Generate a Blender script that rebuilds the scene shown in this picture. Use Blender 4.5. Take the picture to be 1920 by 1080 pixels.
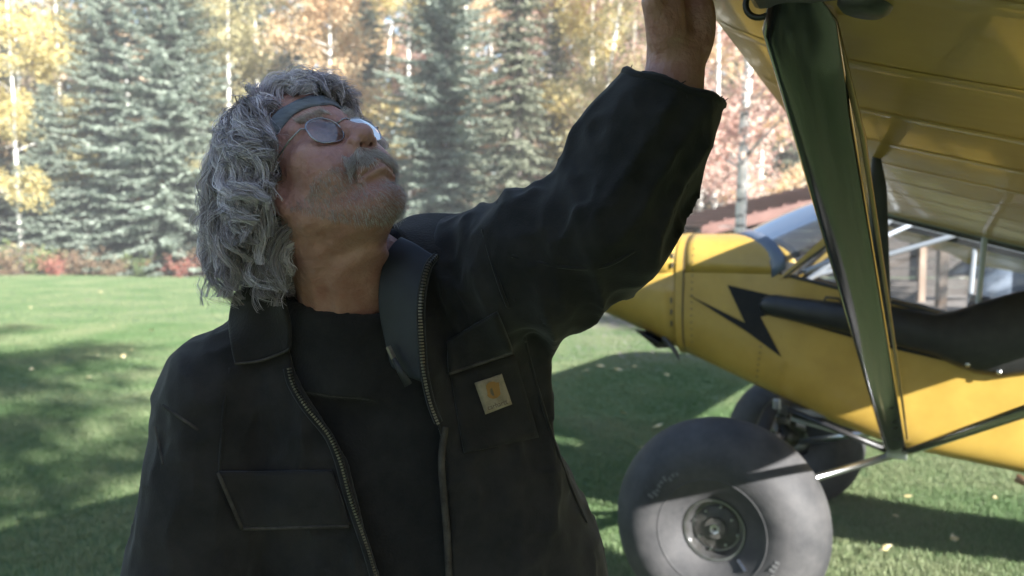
import bpy, bmesh, math, random
import numpy as np
from mathutils import Vector, Matrix

for _o in list(bpy.data.objects):
    bpy.data.objects.remove(_o, do_unlink=True)
scene = bpy.context.scene
COL = scene.collection

# ------------------------------------------------------------------ camera, sky, sun, exposure
CAM_H, PITCH, FPX = 1.6, math.radians(4.0), 1568.0
cd = bpy.data.cameras.new('camera')
cam = bpy.data.objects.new('camera', cd)
COL.objects.link(cam)
cam.location = (0, 0, CAM_H)
cam.rotation_euler = (math.radians(90) - PITCH, 0, 0)
cd.sensor_width = 36.0
cd.lens = 36.0 * FPX / 1920.0
cd.clip_start, cd.clip_end = 0.02, 2000
cd.dof.use_dof = True
cd.dof.focus_distance = 1.12
cd.dof.aperture_fstop = 4.8
scene.camera = cam

SUN = Vector((0.705, -0.820, 0.480)).normalized()
w = bpy.data.worlds.new('World')
scene.world = w
w.use_nodes = True
nt = w.node_tree
bg = nt.nodes['Background']
sky = nt.nodes.new('ShaderNodeTexSky')
sky.sky_type = 'NISHITA'
sky.sun_disc = False
sky.sun_elevation = math.asin(SUN.z)
sky.sun_rotation = math.atan2(SUN.x, SUN.y)
sky.air_density, sky.dust_density, sky.ozone_density = 1.1, 0.6, 2.0
nt.links.new(sky.outputs[0], bg.inputs[0])
bg.inputs[1].default_value = 0.066
sl = bpy.data.lights.new('sun', 'SUN')
sl.energy, sl.angle, sl.color = 5.0, math.radians(0.53), (1.0, 0.98, 0.95)
so = bpy.data.objects.new('sun', sl)
COL.objects.link(so)
so.rotation_euler = (-SUN).to_track_quat('-Z', 'Y').to_euler()
vs = scene.view_settings
vs.view_transform, vs.look, vs.gamma, vs.use_curve_mapping = 'Standard', 'None', 1.0, False
vs.exposure = 2.2
scene.render.engine = 'CYCLES'
scene.cycles.max_bounces = 8
scene.cycles.transparent_max_bounces = 24

# ------------------------------------------------------------------ helpers
def at(px, py, d):
    """a point of the place seen in direction (px, py) of the photograph, d metres away along the view axis"""
    x = (px - 960) / FPX
    y = -(py - 540) / FPX
    return np.array([x * d, (math.cos(PITCH) + y * math.sin(PITCH)) * d,
                     CAM_H + (-math.sin(PITCH) + y * math.cos(PITCH)) * d])

MATS = {}
def mat(name, col, rough=0.6, metal=0.0, col2=None, scale=8.0, detail=4.0, bump=0.0, bscale=60.0, coat=0.0,
        spec=0.5, coords='Object', stretch=(1, 1, 1), lo=0.35, hi=0.65, sheen=0.0, trans=0.0, rough2=None, bdist=0.01):
    m = bpy.data.materials.new(name)
    m.use_nodes = True
    n, l = m.node_tree.nodes, m.node_tree.links
    b = n['Principled BSDF']
    b.inputs['Roughness'].default_value = rough
    b.inputs['Metallic'].default_value = metal
    b.inputs['Coat Weight'].default_value = coat
    b.inputs['Coat Roughness'].default_value = 0.06
    b.inputs['Specular IOR Level'].default_value = spec
    b.inputs['Sheen Weight'].default_value = sheen
    b.inputs['Base Color'].default_value = (*col, 1)
    tc = n.new('ShaderNodeTexCoord')
    mp = n.new('ShaderNodeMapping')
    mp.inputs['Scale'].default_value = stretch
    l.new(tc.outputs[coords], mp.inputs[0])
    if col2 is not None:
        t = n.new('ShaderNodeTexNoise')
        t.inputs['Scale'].default_value = scale
        t.inputs['Detail'].default_value = detail
        t.inputs['Roughness'].default_value = 0.65
        l.new(mp.outputs[0], t.inputs['Vector'])
        r = n.new('ShaderNodeValToRGB')
        r.color_ramp.elements[0].position, r.color_ramp.elements[1].position = lo, hi
        r.color_ramp.elements[0].color = (*col, 1)
        r.color_ramp.elements[1].color = (*col2, 1)
        l.new(t.outputs['Fac'], r.inputs[0])
        l.new(r.outputs[0], b.inputs['Base Color'])
        if rough2 is not None:
            mr = n.new('ShaderNodeMapRange')
            mr.inputs['To Min'].default_value, mr.inputs['To Max'].default_value = rough, rough2
            l.new(t.outputs['Fac'], mr.inputs[0])
            l.new(mr.outputs[0], b.inputs['Roughness'])
    if bump:
        t2 = n.new('ShaderNodeTexNoise')
        t2.inputs['Scale'].default_value = bscale
        t2.inputs['Detail'].default_value = 5
        l.new(mp.outputs[0], t2.inputs['Vector'])
        bp = n.new('ShaderNodeBump')
        bp.inputs['Strength'].default_value = bump
        bp.inputs['Distance'].default_value = bdist
        l.new(t2.outputs['Fac'], bp.inputs['Height'])
        l.new(bp.outputs[0], b.inputs['Normal'])
    if trans:
        tr = n.new('ShaderNodeBsdfTranslucent')
        mx = n.new('ShaderNodeMixShader')
        mx.inputs[0].default_value = trans
        src = b.inputs['Base Color']
        if src.is_linked:
            l.new(src.links[0].from_socket, tr.inputs[0])
        else:
            tr.inputs[0].default_value = (*col, 1)
        l.new(b.outputs[0], mx.inputs[1])
        l.new(tr.outputs[0], mx.inputs[2])
        l.new(mx.outputs[0], n['Material Output'].inputs[0])
    MATS[name] = m
    return m

def leaf_mat(name, c1, c2, c3, trans=0.45, rnd=0.25, world=False):
    """foliage: colour drifts leaf by leaf and clump by clump"""
    m = bpy.data.materials.new(name)
    m.use_nodes = True
    n, l = m.node_tree.nodes, m.node_tree.links
    b = n['Principled BSDF']
    b.inputs['Roughness'].default_value = 0.55
    b.inputs['Specular IOR Level'].default_value = 0.3
    geo = n.new('ShaderNodeNewGeometry')
    tc = n.new('ShaderNodeTexCoord')
    t = n.new('ShaderNodeTexNoise')
    t.inputs['Scale'].default_value = 0.8
    t.inputs['Detail'].default_value = 3
    l.new(geo.outputs['Position'] if world else tc.outputs['Object'], t.inputs['Vector'])
    mul = n.new('ShaderNodeMath'); mul.operation = 'MULTIPLY_ADD'
    mul.inputs[1].default_value = rnd * 2
    l.new(geo.outputs['Random Per Island'], mul.inputs[0])
    sub = n.new('ShaderNodeMath'); sub.operation = 'SUBTRACT'
    sub.inputs[1].default_value = rnd
    l.new(t.outputs['Fac'], sub.inputs[0])
    l.new(sub.outputs[0], mul.inputs[2])
    r = n.new('ShaderNodeValToRGB')
    e = r.color_ramp.elements
    e[0].position, e[1].position = 0.25, 0.75
    e[0].color, e[1].color = (*c1, 1), (*c3, 1)
    k = e.new(0.5); k.color = (*c2, 1)
    l.new(mul.outputs[0], r.inputs[0])
    l.new(r.outputs[0], b.inputs['Base Color'])
    tr = n.new('ShaderNodeBsdfTranslucent')
    l.new(r.outputs[0], tr.inputs[0])
    mx = n.new('ShaderNodeMixShader'); mx.inputs[0].default_value = trans
    l.new(b.outputs[0], mx.inputs[1]); l.new(tr.outputs[0], mx.inputs[2])
    l.new(mx.outputs[0], n['Material Output'].inputs[0])
    return m

def glass_mat(name, tint=(0.92, 0.96, 1.0), ior=1.5, rough=0.02, haze=0.0, hazecol=(0.5, 0.55, 0.6)):
    """thin clear sheet: see-through with a Fresnel reflection"""
    m = bpy.data.materials.new(name)
    m.use_nodes = True
    n, l = m.node_tree.nodes, m.node_tree.links
    n.remove(n['Principled BSDF'])
    tr = n.new('ShaderNodeBsdfTransparent'); tr.inputs[0].default_value = (*tint, 1)
    gl = n.new('ShaderNodeBsdfGlossy'); gl.inputs['Roughness'].default_value = rough
    fr = n.new('ShaderNodeFresnel'); fr.inputs[0].default_value = ior
    mx = n.new('ShaderNodeMixShader')
    l.new(fr.outputs[0], mx.inputs[0]); l.new(tr.outputs[0], mx.inputs[1]); l.new(gl.outputs[0], mx.inputs[2])
    last = mx
    if haze:
        df = n.new('ShaderNodeBsdfDiffuse'); df.inputs[0].default_value = (*hazecol, 1)
        m2 = n.new('ShaderNodeMixShader'); m2.inputs[0].default_value = haze
        l.new(mx.outputs[0], m2.inputs[1]); l.new(df.outputs[0], m2.inputs[2])
        last = m2
    l.new(last.outputs[0], n['Material Output'].inputs[0])
    return m

def tag(o, label=None, cat=None, group=None, kind=None):
    if label: o['label'] = label
    if cat: o['category'] = cat
    if group: o['group'] = group
    if kind: o['kind'] = kind
    return o

def empty(name, loc=(0, 0, 0), rot=(0, 0, 0)):
    o = bpy.data.objects.new(name, None)
    o.empty_display_size = 0.1
    COL.objects.link(o)
    o.location = loc
    o.rotation_euler = rot
    return o

def make(name, v, f, m=None, parent=None, smooth=False, local=False):
    me = bpy.data.meshes.new(name)
    if isinstance(v, np.ndarray) and isinstance(f, np.ndarray):
        nv, nf, k = len(v), len(f), f.shape[1]
        me.vertices.add(nv)
        me.vertices.foreach_set('co', v.astype(np.float32).ravel())
        me.loops.add(nf * k)
        me.loops.foreach_set('vertex_index', f.astype(np.int32).ravel())
        me.polygons.add(nf)
        me.polygons.foreach_set('loop_start', np.arange(0, nf * k, k, dtype=np.int32))
        me.polygons.foreach_set('loop_total', np.full(nf, k, dtype=np.int32))
        me.update(calc_edges=True)
    else:
        me.from_pydata([tuple(map(float, p)) for p in v], [], [tuple(map(int, q)) for q in f])
        me.update()
    if smooth:
        me.polygons.foreach_set('use_smooth', np.ones(len(me.polygons), dtype=bool))
    if m: me.materials.append(m)
    o = bpy.data.objects.new(name, me)
    COL.objects.link(o)
    if parent:
        o.parent = parent
    return o

class MB:
    """collects shapes of one part"""
    def __init__(s): s.v, s.f = [], []
    def add(s, v, f):
        o = len(s.v)
        s.v += [tuple(map(float, p)) for p in v]
        s.f += [tuple(i + o for i in q) for q in f]
        return s
    def box(s, c, size, rot=None):
        hx, hy, hz = [a / 2 for a in size]
        pts = [Vector((sx * hx, sy * hy, sz * hz)) for sx in (-1, 1) for sy in (-1, 1) for sz in (-1, 1)]
        if rot is not None: pts = [rot @ p for p in pts]
        pts = [p + Vector(c) for p in pts]
        return s.add(pts, [(0, 1, 3, 2), (4, 6, 7, 5), (0, 4, 5, 1), (2, 3, 7, 6), (0, 2, 6, 4), (1, 5, 7, 3)])
    def tube(s, pts, r, n=8, cap=True, squash=None, up=None):
        """swept tube; r a number or list; squash=(a,b) scales the section along the two frame axes"""
        P = [Vector(p) for p in pts]
        R = r if isinstance(r, (list, tuple, np.ndarray)) else [r] * len(P)
        sq = squash or (1, 1)
        rings = []
        prev = None
        for i, p in enumerate(P):
            t = (P[min(i + 1, len(P) - 1)] - P[max(i - 1, 0)]).normalized()
            if prev is None:
                a = Vector(up) if up is not None else (Vector((0, 0, 1)) if abs(t.z) < 0.9 else Vector((1, 0, 0)))
            else:
                a = prev
            a = (a - t * a.dot(t)).normalized()
            b = t.cross(a)
            prev = a
            rings.append([p + (a * math.cos(2 * math.pi * k / n) * sq[0] + b * math.sin(2 * math.pi * k / n) * sq[1]) * R[i] for k in range(n)])
        v = [q for rg in rings for q in rg]
        f = [(i * n + k, i * n + (k + 1) % n, (i + 1) * n + (k + 1) % n, (i + 1) * n + k) for i in range(len(P) - 1) for k in range(n)]
        if cap:
            f.append(tuple(range(n))[::-1]); f.append(tuple((len(P) - 1) * n + k for k in range(n)))
        return s.add(v, f)
    def lathe(s, prof, origin=(0, 0, 0), axis=(0, 1, 0), n=48):
        """prof: list of (radius, offset along axis)"""
        A = Vector(axis).normalized()
        U = (Vector((0, 0, 1)) if abs(A.z) < 0.9 else Vector((1, 0, 0)))
        U = (U - A * U.dot(A)).normalized(); W = A.cross(U)
        v = []
        for r, h in prof:
            for k in range(n):
                a = 2 * math.pi * k / n
                v.append(Vector(origin) + A * h + (U * math.cos(a) + W * math.sin(a)) * r)
        f = [(i * n + k, i * n + (k + 1) % n, (i + 1) * n + (k + 1) % n, (i + 1) * n + k) for i in range(len(prof) - 1) for k in range(n)]
        return s.add(v, f)
    def grid(s, G, flip=False):
        """G[i][j] points"""
        ni, nj = len(G), len(G[0])
        f = [(i * nj + j, i * nj + j + 1, (i + 1) * nj + j + 1, (i + 1) * nj + j) for i in range(ni - 1) for j in range(nj - 1)]
        if flip: f = [q[::-1] for q in f]
        return s.add([p for row in G for p in row], f)
    def build(s, name, m=None, parent=None, smooth=False, bevel=0, solid=0, sub=0, angle=None, off=0):
        o = make(name, s.v, s.f, m, parent, smooth)
        if solid:
            md = o.modifiers.new('solid', 'SOLIDIFY'); md.thickness = solid; md.offset = off
        if bevel:
            md = o.modifiers.new('bevel', 'BEVEL'); md.width = bevel; md.segments = 2; md.limit_method = 'ANGLE'
        if sub:
            md = o.modifiers.new('sub', 'SUBSURF'); md.levels = sub; md.render_levels = sub
        if angle is not None:
            o.data.polygons.foreach_set('use_smooth', np.ones(len(o.data.polygons), dtype=bool))
            o.data.set_sharp_from_angle(angle=math.radians(angle))
        return o

def copy_tree(o, parent=None):
    c = o.copy(); COL.objects.link(c)
    if parent: c.parent = parent
    for ch in list(o.children): copy_tree(ch, c)
    return c

# value noise for numpy arrays of points
_rn = np.random.default_rng(5)
_NT = _rn.random(32 ** 3).astype(np.float32)
def vnoise(p):
    i = np.floor(p).astype(np.int64); f = (p - i).astype(np.float32)
    f = f * f * (3 - 2 * f)
    def h(a, b, c):
        return _NT[((i[:, 0] + a) & 31) * 1024 + ((i[:, 1] + b) & 31) * 32 + ((i[:, 2] + c) & 31)]
    x, y, z = f[:, 0], f[:, 1], f[:, 2]
    c00 = h(0, 0, 0) * (1 - x) + h(1, 0, 0) * x; c10 = h(0, 1, 0) * (1 - x) + h(1, 1, 0) * x
    c01 = h(0, 0, 1) * (1 - x) + h(1, 0, 1) * x; c11 = h(0, 1, 1) * (1 - x) + h(1, 1, 1) * x
    return (c00 * (1 - y) + c10 * y) * (1 - z) + (c01 * (1 - y) + c11 * y) * z

# distance fields and a surface-nets mesher, for the shapes that have no straight lines
def smin(a, b, k):
    h = np.clip(0.5 + 0.5 * (b - a) / k, 0, 1)
    return b + (a - b) * h - k * h * (1 - h)
def smax(a, b, k): return -smin(-a, -b, k)
def cone(P, a, b, ra, rb):
    a, b = np.asarray(a, float), np.asarray(b, float)
    ab = b - a
    t = np.clip(((P - a) @ ab) / max(ab @ ab, 1e-9), 0, 1)
    return np.linalg.norm(P - a - t[:, None] * ab, axis=1) - (ra + (rb - ra) * t)
def ell(P, c, r):
    q = P - np.asarray(c, float); r = np.asarray(r, float)
    k0 = np.linalg.norm(q / r, axis=1); k1 = np.linalg.norm(q / (r * r), axis=1)
    return k0 * (k0 - 1) / np.maximum(k1, 1e-6)

def surface(fn, lo, hi, h, margin=0.0):
    """surface nets over fn < 0, evaluated only in blocks near the surface"""
    lo = np.asarray(lo, float); hi = np.asarray(hi, float)
    B = 8
    nb = np.ceil((hi - lo) / (h * B)).astype(int)
    n = nb * B
    val = np.ones(n + 1, np.float32)
    bi = np.stack(np.meshgrid(*[np.arange(k) for k in nb], indexing='ij'), -1).reshape(-1, 3)
    cen = lo + (bi + 0.5) * B * h
    dc = fn(cen)
    near = np.abs(dc) < B * h * 0.87 * 1.35 + margin
    for b, d in zip(bi[~near], dc[~near]):
        if d < 0:
            val[b[0] * B:(b[0] + 1) * B + 1, b[1] * B:(b[1] + 1) * B + 1, b[2] * B:(b[2] + 1) * B + 1] = -1
    off = np.stack(np.meshgrid(*[np.arange(B + 1)] * 3, indexing='ij'), -1).reshape(-1, 3)
    nbk = bi[near]
    for s in range(0, len(nbk), 400):
        ch = nbk[s:s + 400]
        idx = (ch[:, None, :] * B + off[None]).reshape(-1, 3)
        val[idx[:, 0], idx[:, 1], idx[:, 2]] = fn(lo + idx * h)
    ins = val < 0
    c = np.zeros(n, np.int8)
    for dx in (0, 1):
        for dy in (0, 1):
            for dz in (0, 1):
                c += ins[dx:n[0] + dx, dy:n[1] + dy, dz:n[2] + dz]
    act = (c > 0) & (c < 8)
    ids = np.full(n, -1, np.int64)
    ci = np.argwhere(act)
    ids[act] = np.arange(len(ci))
    acc = np.zeros((len(ci), 3)); cnt = np.zeros(len(ci))
    corners = [(a, b, e) for a in (0, 1) for b in (0, 1) for e in (0, 1)]
    for a in range(8):
        for b in range(a + 1, 8):
            A, Bc = np.array(corners[a]), np.array(corners[b])
            if np.abs(A - Bc).sum() != 1: continue
            va = val[tuple((ci + A).T)]; vb = val[tuple((ci + Bc).T)]
            cr = (va < 0) != (vb < 0)
            t = np.where(cr, va / np.where(cr, va - vb, 1), 0)
            acc += np.where(cr[:, None], A + t[:, None] * (Bc - A), 0); cnt += cr
    V = lo + (ci + acc / cnt[:, None]) * h
    F = []
    for ax in range(3):
        u, v = (ax + 1) % 3, (ax + 2) % 3
        sl0 = [slice(1, n[k]) for k in range(3)]; sl0[ax] = slice(0, n[ax])
        s0 = ins[tuple(sl0)]
        sl1 = list(sl0); sl1[ax] = slice(1, n[ax] + 1)
        s1 = ins[tuple(sl1)]
        e = np.argwhere(s0 != s1)
        if not len(e): continue
        sgn = s0[tuple(e.T)]
        e = e + 1; e[:, ax] -= 1
        def nb_(du, dv):
            q = e.copy(); q[:, u] += du; q[:, v] += dv
            return ids[tuple(q.T)]
        q = np.stack([nb_(-1, -1), nb_(0, -1), nb_(0, 0), nb_(-1, 0)], 1)
        q[~sgn] = q[~sgn][:, ::-1]
        F.append(q[(q >= 0).all(1)])
    return V, np.concatenate(F)

def grad(fn, P, e=0.002):
    g = np.stack([fn(P + np.eye(3)[k] * e) - fn(P - np.eye(3)[k] * e) for k in range(3)], 1)
    return g / np.maximum(np.linalg.norm(g, axis=1, keepdims=True), 1e-9)

def strands(paths, radii, n=3):
    """many thin tubes at once: paths (S,K,3), radii (S,K)"""
    S, K, _ = paths.shape
    t = np.gradient(paths, axis=1)
    t /= np.maximum(np.linalg.norm(t, axis=2, keepdims=True), 1e-9)
    ref = np.where(np.abs(t[..., 2:3]) < 0.9, np.array([0, 0, 1.0]), np.array([1.0, 0, 0]))
    a = np.cross(t, ref); a /= np.maximum(np.linalg.norm(a, axis=2, keepdims=True), 1e-9)
    b = np.cross(t, a)
    v = np.stack([paths + (a * math.cos(2 * math.pi * k / n) + b * math.sin(2 * math.pi * k / n)) * radii[..., None] for k in range(n)], 2)
    v = v.reshape(-1, 3)
    base = (np.arange(S)[:, None] * K + np.arange(K - 1)[None]).reshape(-1) * n
    f = np.concatenate([np.stack([base + k, base + (k + 1) % n, base + n + (k + 1) % n, base + n + k], 1) for k in range(n)])
    return v, f

# ------------------------------------------------------------------ ground
def sst(a, b, x):
    t = np.clip((x - a) / (b - a), 0, 1)
    return t * t * (3 - 2 * t)
def gz(x, y):
    """height of the lawn: it dips gently under the far wheel"""
    x = np.asarray(x, float); y = np.asarray(y, float)
    dip = -0.13 * sst(3.4, 5.2, y) * (1 - sst(7, 18, y)) * sst(-1.5, 1.0, x) * (1 - sst(6, 12, x))
    roll = 0.03 * np.sin(x * 0.5 + 1) * np.sin(y * 0.37) * sst(6, 14, np.hypot(x, y))
    return dip + roll

def axis_pts(lo, hi, fine_lo, fine_hi, step):
    a = list(np.arange(fine_lo, fine_hi + 1e-6, step))
    s, x = step, fine_lo
    L = []
    while x > lo:
        s *= 1.25; x -= s; L.append(max(x, lo))
    s, x = step, fine_hi
    Hh = []
    while x < hi:
        s *= 1.25; x += s; Hh.append(min(x, hi))
    return np.array(L[::-1] + a + Hh)

def ground_mat():
    m = bpy.data.materials.new('lawn')
    m.use_nodes = True
    n, l = m.node_tree.nodes, m.node_tree.links
    b = n['Principled BSDF']
    b.inputs['Roughness'].default_value = 0.9
    b.inputs['Specular IOR Level'].default_value = 0.15
    tc = n.new('ShaderNodeTexCoord')
    def noise(sc, det=4, rough=0.6, vec=None):
        t = n.new('ShaderNodeTexNoise')
        t.inputs['Scale'].default_value = sc; t.inputs['Detail'].default_value = det; t.inputs['Roughness'].default_value = rough
        l.new(vec or tc.outputs['Object'], t.inputs['Vector'])
        return t.outputs['Fac']
    def ramp(fac, stops):
        r = n.new('ShaderNodeValToRGB')
        e = r.color_ramp.elements
        e[0].position, e[0].color = stops[0][0], (*stops[0][1], 1)
        e[1].position, e[1].color = stops[-1][0], (*stops[-1][1], 1)
        for p, c in stops[1:-1]:
            k = e.new(p); k.color = (*c, 1)
        l.new(fac, r.inputs[0])
        return r.outputs[0]
    def mix(fac, a, c):
        x = n.new('ShaderNodeMix'); x.data_type = 'RGBA'
        if isinstance(fac, float): x.inputs[0].default_value = fac
        else: l.new(fac, x.inputs[0])
        for s, v in ((6, a), (7, c)):
            if isinstance(v, tuple): x.inputs[s].default_value = (*v, 1)
            else: l.new(v, x.inputs[s])
        return x.outputs[2]
    lawn = ramp(noise(0.45, 5), [(0.3, (0.095, 0.155, 0.064)), (0.5, (0.125, 0.205, 0.084)), (0.62, (0.17, 0.228, 0.11)), (0.75, (0.26, 0.25, 0.15))])
    fine = ramp(noise(55, 3, 0.7), [(0.3, (0.08, 0.115, 0.05)), (0.7, (0.23, 0.28, 0.15))])
    green = mix(0.45, lawn, fine)
    dirt = ramp(noise(9, 6, 0.7), [(0.3, (0.17, 0.145, 0.125)), (0.55, (0.30, 0.265, 0.235)), (0.75, (0.38, 0.35, 0.31))])
    # bare, gravelly yard in front of the shed and dry leaf litter under the trees
    sep = n.new('ShaderNodeSeparateXYZ'); l.new(tc.outputs['Object'], sep.inputs[0])
    def mth(op, a, c=None, d=None):
        x = n.new('ShaderNodeMath'); x.operation = op
        for i, v in enumerate((a, c, d)):
            if v is None: continue
            if isinstance(v, (int, float)): x.inputs[i].default_value = v
            else: l.new(v, x.inputs[i])
        return x.outputs[0]
    def sstep(a, bb, v):
        x = n.new('ShaderNodeMapRange'); x.interpolation_type = 'SMOOTHSTEP'
        x.inputs['From Min'].default_value, x.inputs['From Max'].default_value = a, bb
        l.new(v, x.inputs[0]); return x.outputs[0]
    wob = mth('MULTIPLY_ADD', noise(0.7, 4), 6.0, -3.0)
    yy = mth('ADD', mth('MULTIPLY_ADD', sep.outputs[0], 0.35, sep.outputs[1]), wob)
    xm = sstep(-0.5, 2.0, sep.outputs[0])
    yard = mth('MULTIPLY', mth('MULTIPLY', sstep(10.2, 11.6, yy), xm), mth('SUBTRACT', 1.0, sstep(26, 30, yy)))
    patch = sstep(0.62, 0.72, noise(0.9, 4))
    spot = mth('MULTIPLY', mth('MULTIPLY', sstep(3.4, 3.8, sep.outputs[0]), sstep(6.2, 6.6, sep.outputs[1])), patch)
    c = mix(yard, green, dirt)
    c = mix(spot, c, dirt)
    litter = ramp(noise(4, 6, 0.7), [(0.3, (0.10, 0.085, 0.05)), (0.5, (0.18, 0.12, 0.07)), (0.7, (0.23, 0.17, 0.10))])
    wob2 = mth('MULTIPLY_ADD', noise(0.4, 3), 3.0, -1.5)
    wood = sstep(28.2, 29.6, mth('ADD', sep.outputs[1], wob2))
    c = mix(wood, c, litter)
    l.new(c, b.inputs['Base Color'])
    bp = n.new('ShaderNodeBump'); bp.inputs['Strength'].default_value = 0.8; bp.inputs['Distance'].default_value = 0.04
    l.new(noise(30, 6, 0.75), bp.inputs['Height'])
    l.new(bp.outputs[0], b.inputs['Normal'])
    return m

gx = axis_pts(-200, 200, -10, 12, 0.4)
gy = axis_pts(-200, 200, -6, 20, 0.4)
GX, GY = np.meshgrid(gx, gy, indexing='ij')
gv = np.stack([GX, GY, gz(GX, GY)], -1).reshape(-1, 3)
ny = len(gy)
ii, jj = np.meshgrid(np.arange(len(gx) - 1), np.arange(ny - 1), indexing='ij')
q0 = (ii * ny + jj).ravel()
ground = make('lawn', gv, np.stack([q0, q0 + ny, q0 + ny + 1, q0 + 1], 1), ground_mat(), smooth=True)
tag(ground, kind='structure')

# mown grass: tufts spread over the part of the lawn that is near enough to show blades
grassm = leaf_mat('grass_blade', (0.085, 0.155, 0.058), (0.135, 0.22, 0.088), (0.25, 0.285, 0.15), 0.35, 0.22, True)
def tuft(seed):
    r = random.Random(seed)
    v, f = [], []
    for k in range(18):
        a, d = r.uniform(0, 6.283), r.uniform(0, 0.06)
        x, y = d * math.cos(a), d * math.sin(a)
        h = r.uniform(0.012, 0.036); b = r.uniform(0, 6.283); ln = r.uniform(0.005, 0.03)
        wd = r.uniform(0.0013, 0.0024); px, py = math.cos(b + 1.57) * wd, math.sin(b + 1.57) * wd
        lx, ly = math.cos(b) * ln, math.sin(b) * ln
        i = len(v)
        v += [(x - px, y - py, -0.01), (x + px, y + py, -0.01), (x + lx * .4 + px * .8, y + ly * .4 + py * .8, h * .65),
              (x + lx * .4 - px * .8, y + ly * .4 - py * .8, h * .65), (x + lx, y + ly, h)]
        f += [(i, i + 1, i + 2, i + 3), (i + 3, i + 2, i + 4)]
    me = bpy.data.meshes.new('grass_tuft'); me.from_pydata(v, [], f); me.materials.append(grassm)
    return me
def tuft_field(name, x0, x1, y0, y1, per_m2, seed):
    """one object: all tufts of one strip of lawn, instanced with geometry nodes"""
    nx, nyy = int((x1 - x0) / 0.5) + 1, int((y1 - y0) / 0.5) + 1
    X, Y = np.meshgrid(np.linspace(x0, x1, nx), np.linspace(y0, y1, nyy), indexing='ij')
    v = np.stack([X, Y, gz(X, Y)], -1).reshape(-1, 3)
    i, j = np.meshgrid(np.arange(nx - 1), np.arange(nyy - 1), indexing='ij')
    q = (i * nyy + j).ravel()
    o = make(name, v, np.stack([q, q + nyy, q + nyy + 1, q + 1], 1), grassm)
    ng = bpy.data.node_groups.new(name, 'GeometryNodeTree')
    ng.interface.new_socket('Geometry', in_out='INPUT', socket_type='NodeSocketGeometry')
    ng.interface.new_socket('Geometry', in_out='OUTPUT', socket_type='NodeSocketGeometry')
    N, L = ng.nodes, ng.links
    gi, go = N.new('NodeGroupInput'), N.new('NodeGroupOutput')
    dp = N.new('GeometryNodeDistributePointsOnFaces')
    dp.inputs['Density'].default_value = per_m2; dp.inputs['Seed'].default_value = seed
    ip = N.new('GeometryNodeInstanceOnPoints')
    rv = N.new('FunctionNodeRandomValue'); rv.data_type = 'FLOAT_VECTOR'
    rv.inputs[0].default_value = (-0.15, -0.15, 0); rv.inputs[1].default_value = (0.15, 0.15, 6.28)
    rs = N.new('FunctionNodeRandomValue'); rs.data_type = 'FLOAT'
    rs.inputs[2].default_value, rs.inputs[3].default_value = 0.6, 1.25
    oi = N.new('GeometryNodeObjectInfo'); oi.inputs[0].default_value = tuft_ob[seed % len(tuft_ob)]
    L.new(gi.outputs[0], dp.inputs[0]); L.new(dp.outputs[0], ip.inputs[0]); L.new(oi.outputs['Geometry'], ip.inputs['Instance'])
    L.new(rv.outputs[0], ip.inputs['Rotation']); L.new(rs.outputs[1], ip.inputs['Scale'])
    L.new(ip.outputs[0], go.inputs[0])
    o.modifiers.new('tufts', 'NODES').node_group = ng
    tag(o, 'short mown lawn grass around the airplane', 'grass', kind='stuff')
    return o
tuft_ob = []
for s in range(1):
    v, f = [], []
    me = tuft(11 + s)
    ob = bpy.data.objects.new('grass', me)
    COL.objects.link(ob)
    ob.location = (0.6, 3.0, 0)
    tag(ob, 'short mown lawn grass around the airplane', 'grass', kind='stuff')
    tuft_ob.append(ob)
tuft_field('grass', -5.0, 6.5, 2.0, 7.5, 1000, 3)
tuft_field('grass', -9.0, 8.0, 7.5, 14.0, 420, 4)
tuft_field('grass', -17.0, 3.0, 14.0, 29.0, 130, 5)

# ------------------------------------------------------------------ trees
M_bark = mat('spruce_bark', (0.10, 0.085, 0.075), 0.9, col2=(0.20, 0.17, 0.15), scale=6, stretch=(1, 1, 0.3), bump=0.6, bscale=14, bdist=0.05)
def birch_bark():
    m = mat('birch_bark', (0.62, 0.60, 0.55), 0.7, col2=(0.78, 0.76, 0.70), scale=3)
    n, l = m.node_tree.nodes, m.node_tree.links
    b = n['Principled BSDF']
    tc = n.new('ShaderNodeTexCoord'); mp = n.new('ShaderNodeMapping'); mp.inputs['Scale'].default_value = (2.2, 2.2, 9)
    l.new(tc.outputs['Object'], mp.inputs[0])
    t = n.new('ShaderNodeTexNoise'); t.inputs['Scale'].default_value = 1.6; t.inputs['Detail'].default_value = 4
    l.new(mp.outputs[0], t.inputs['Vector'])
    r = n.new('ShaderNodeValToRGB'); r.color_ramp.elements[0].position, r.color_ramp.elements[1].position = 0.56, 0.66
    l.new(t.outputs['Fac'], r.inputs[0])
    x = n.new('ShaderNodeMix'); x.data_type = 'RGBA'
    src = b.inputs['Base Color'].links[0].from_socket
    l.new(r.outputs[0], x.inputs[0]); l.new(src, x.inputs[6]); x.inputs[7].default_value = (0.06, 0.055, 0.05, 1)
    l.new(x.outputs[2], b.inputs['Base Color'])
    return m
M_birch = birch_bark()
M_needle = [leaf_mat('spruce_needles', (0.16, 0.20, 0.155), (0.29, 0.345, 0.275), (0.42, 0.47, 0.39), 0.38, 0.28),
            leaf_mat('spruce_needles_dark', (0.11, 0.125, 0.085), (0.20, 0.215, 0.15), (0.31, 0.325, 0.235), 0.38, 0.28)]
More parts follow.
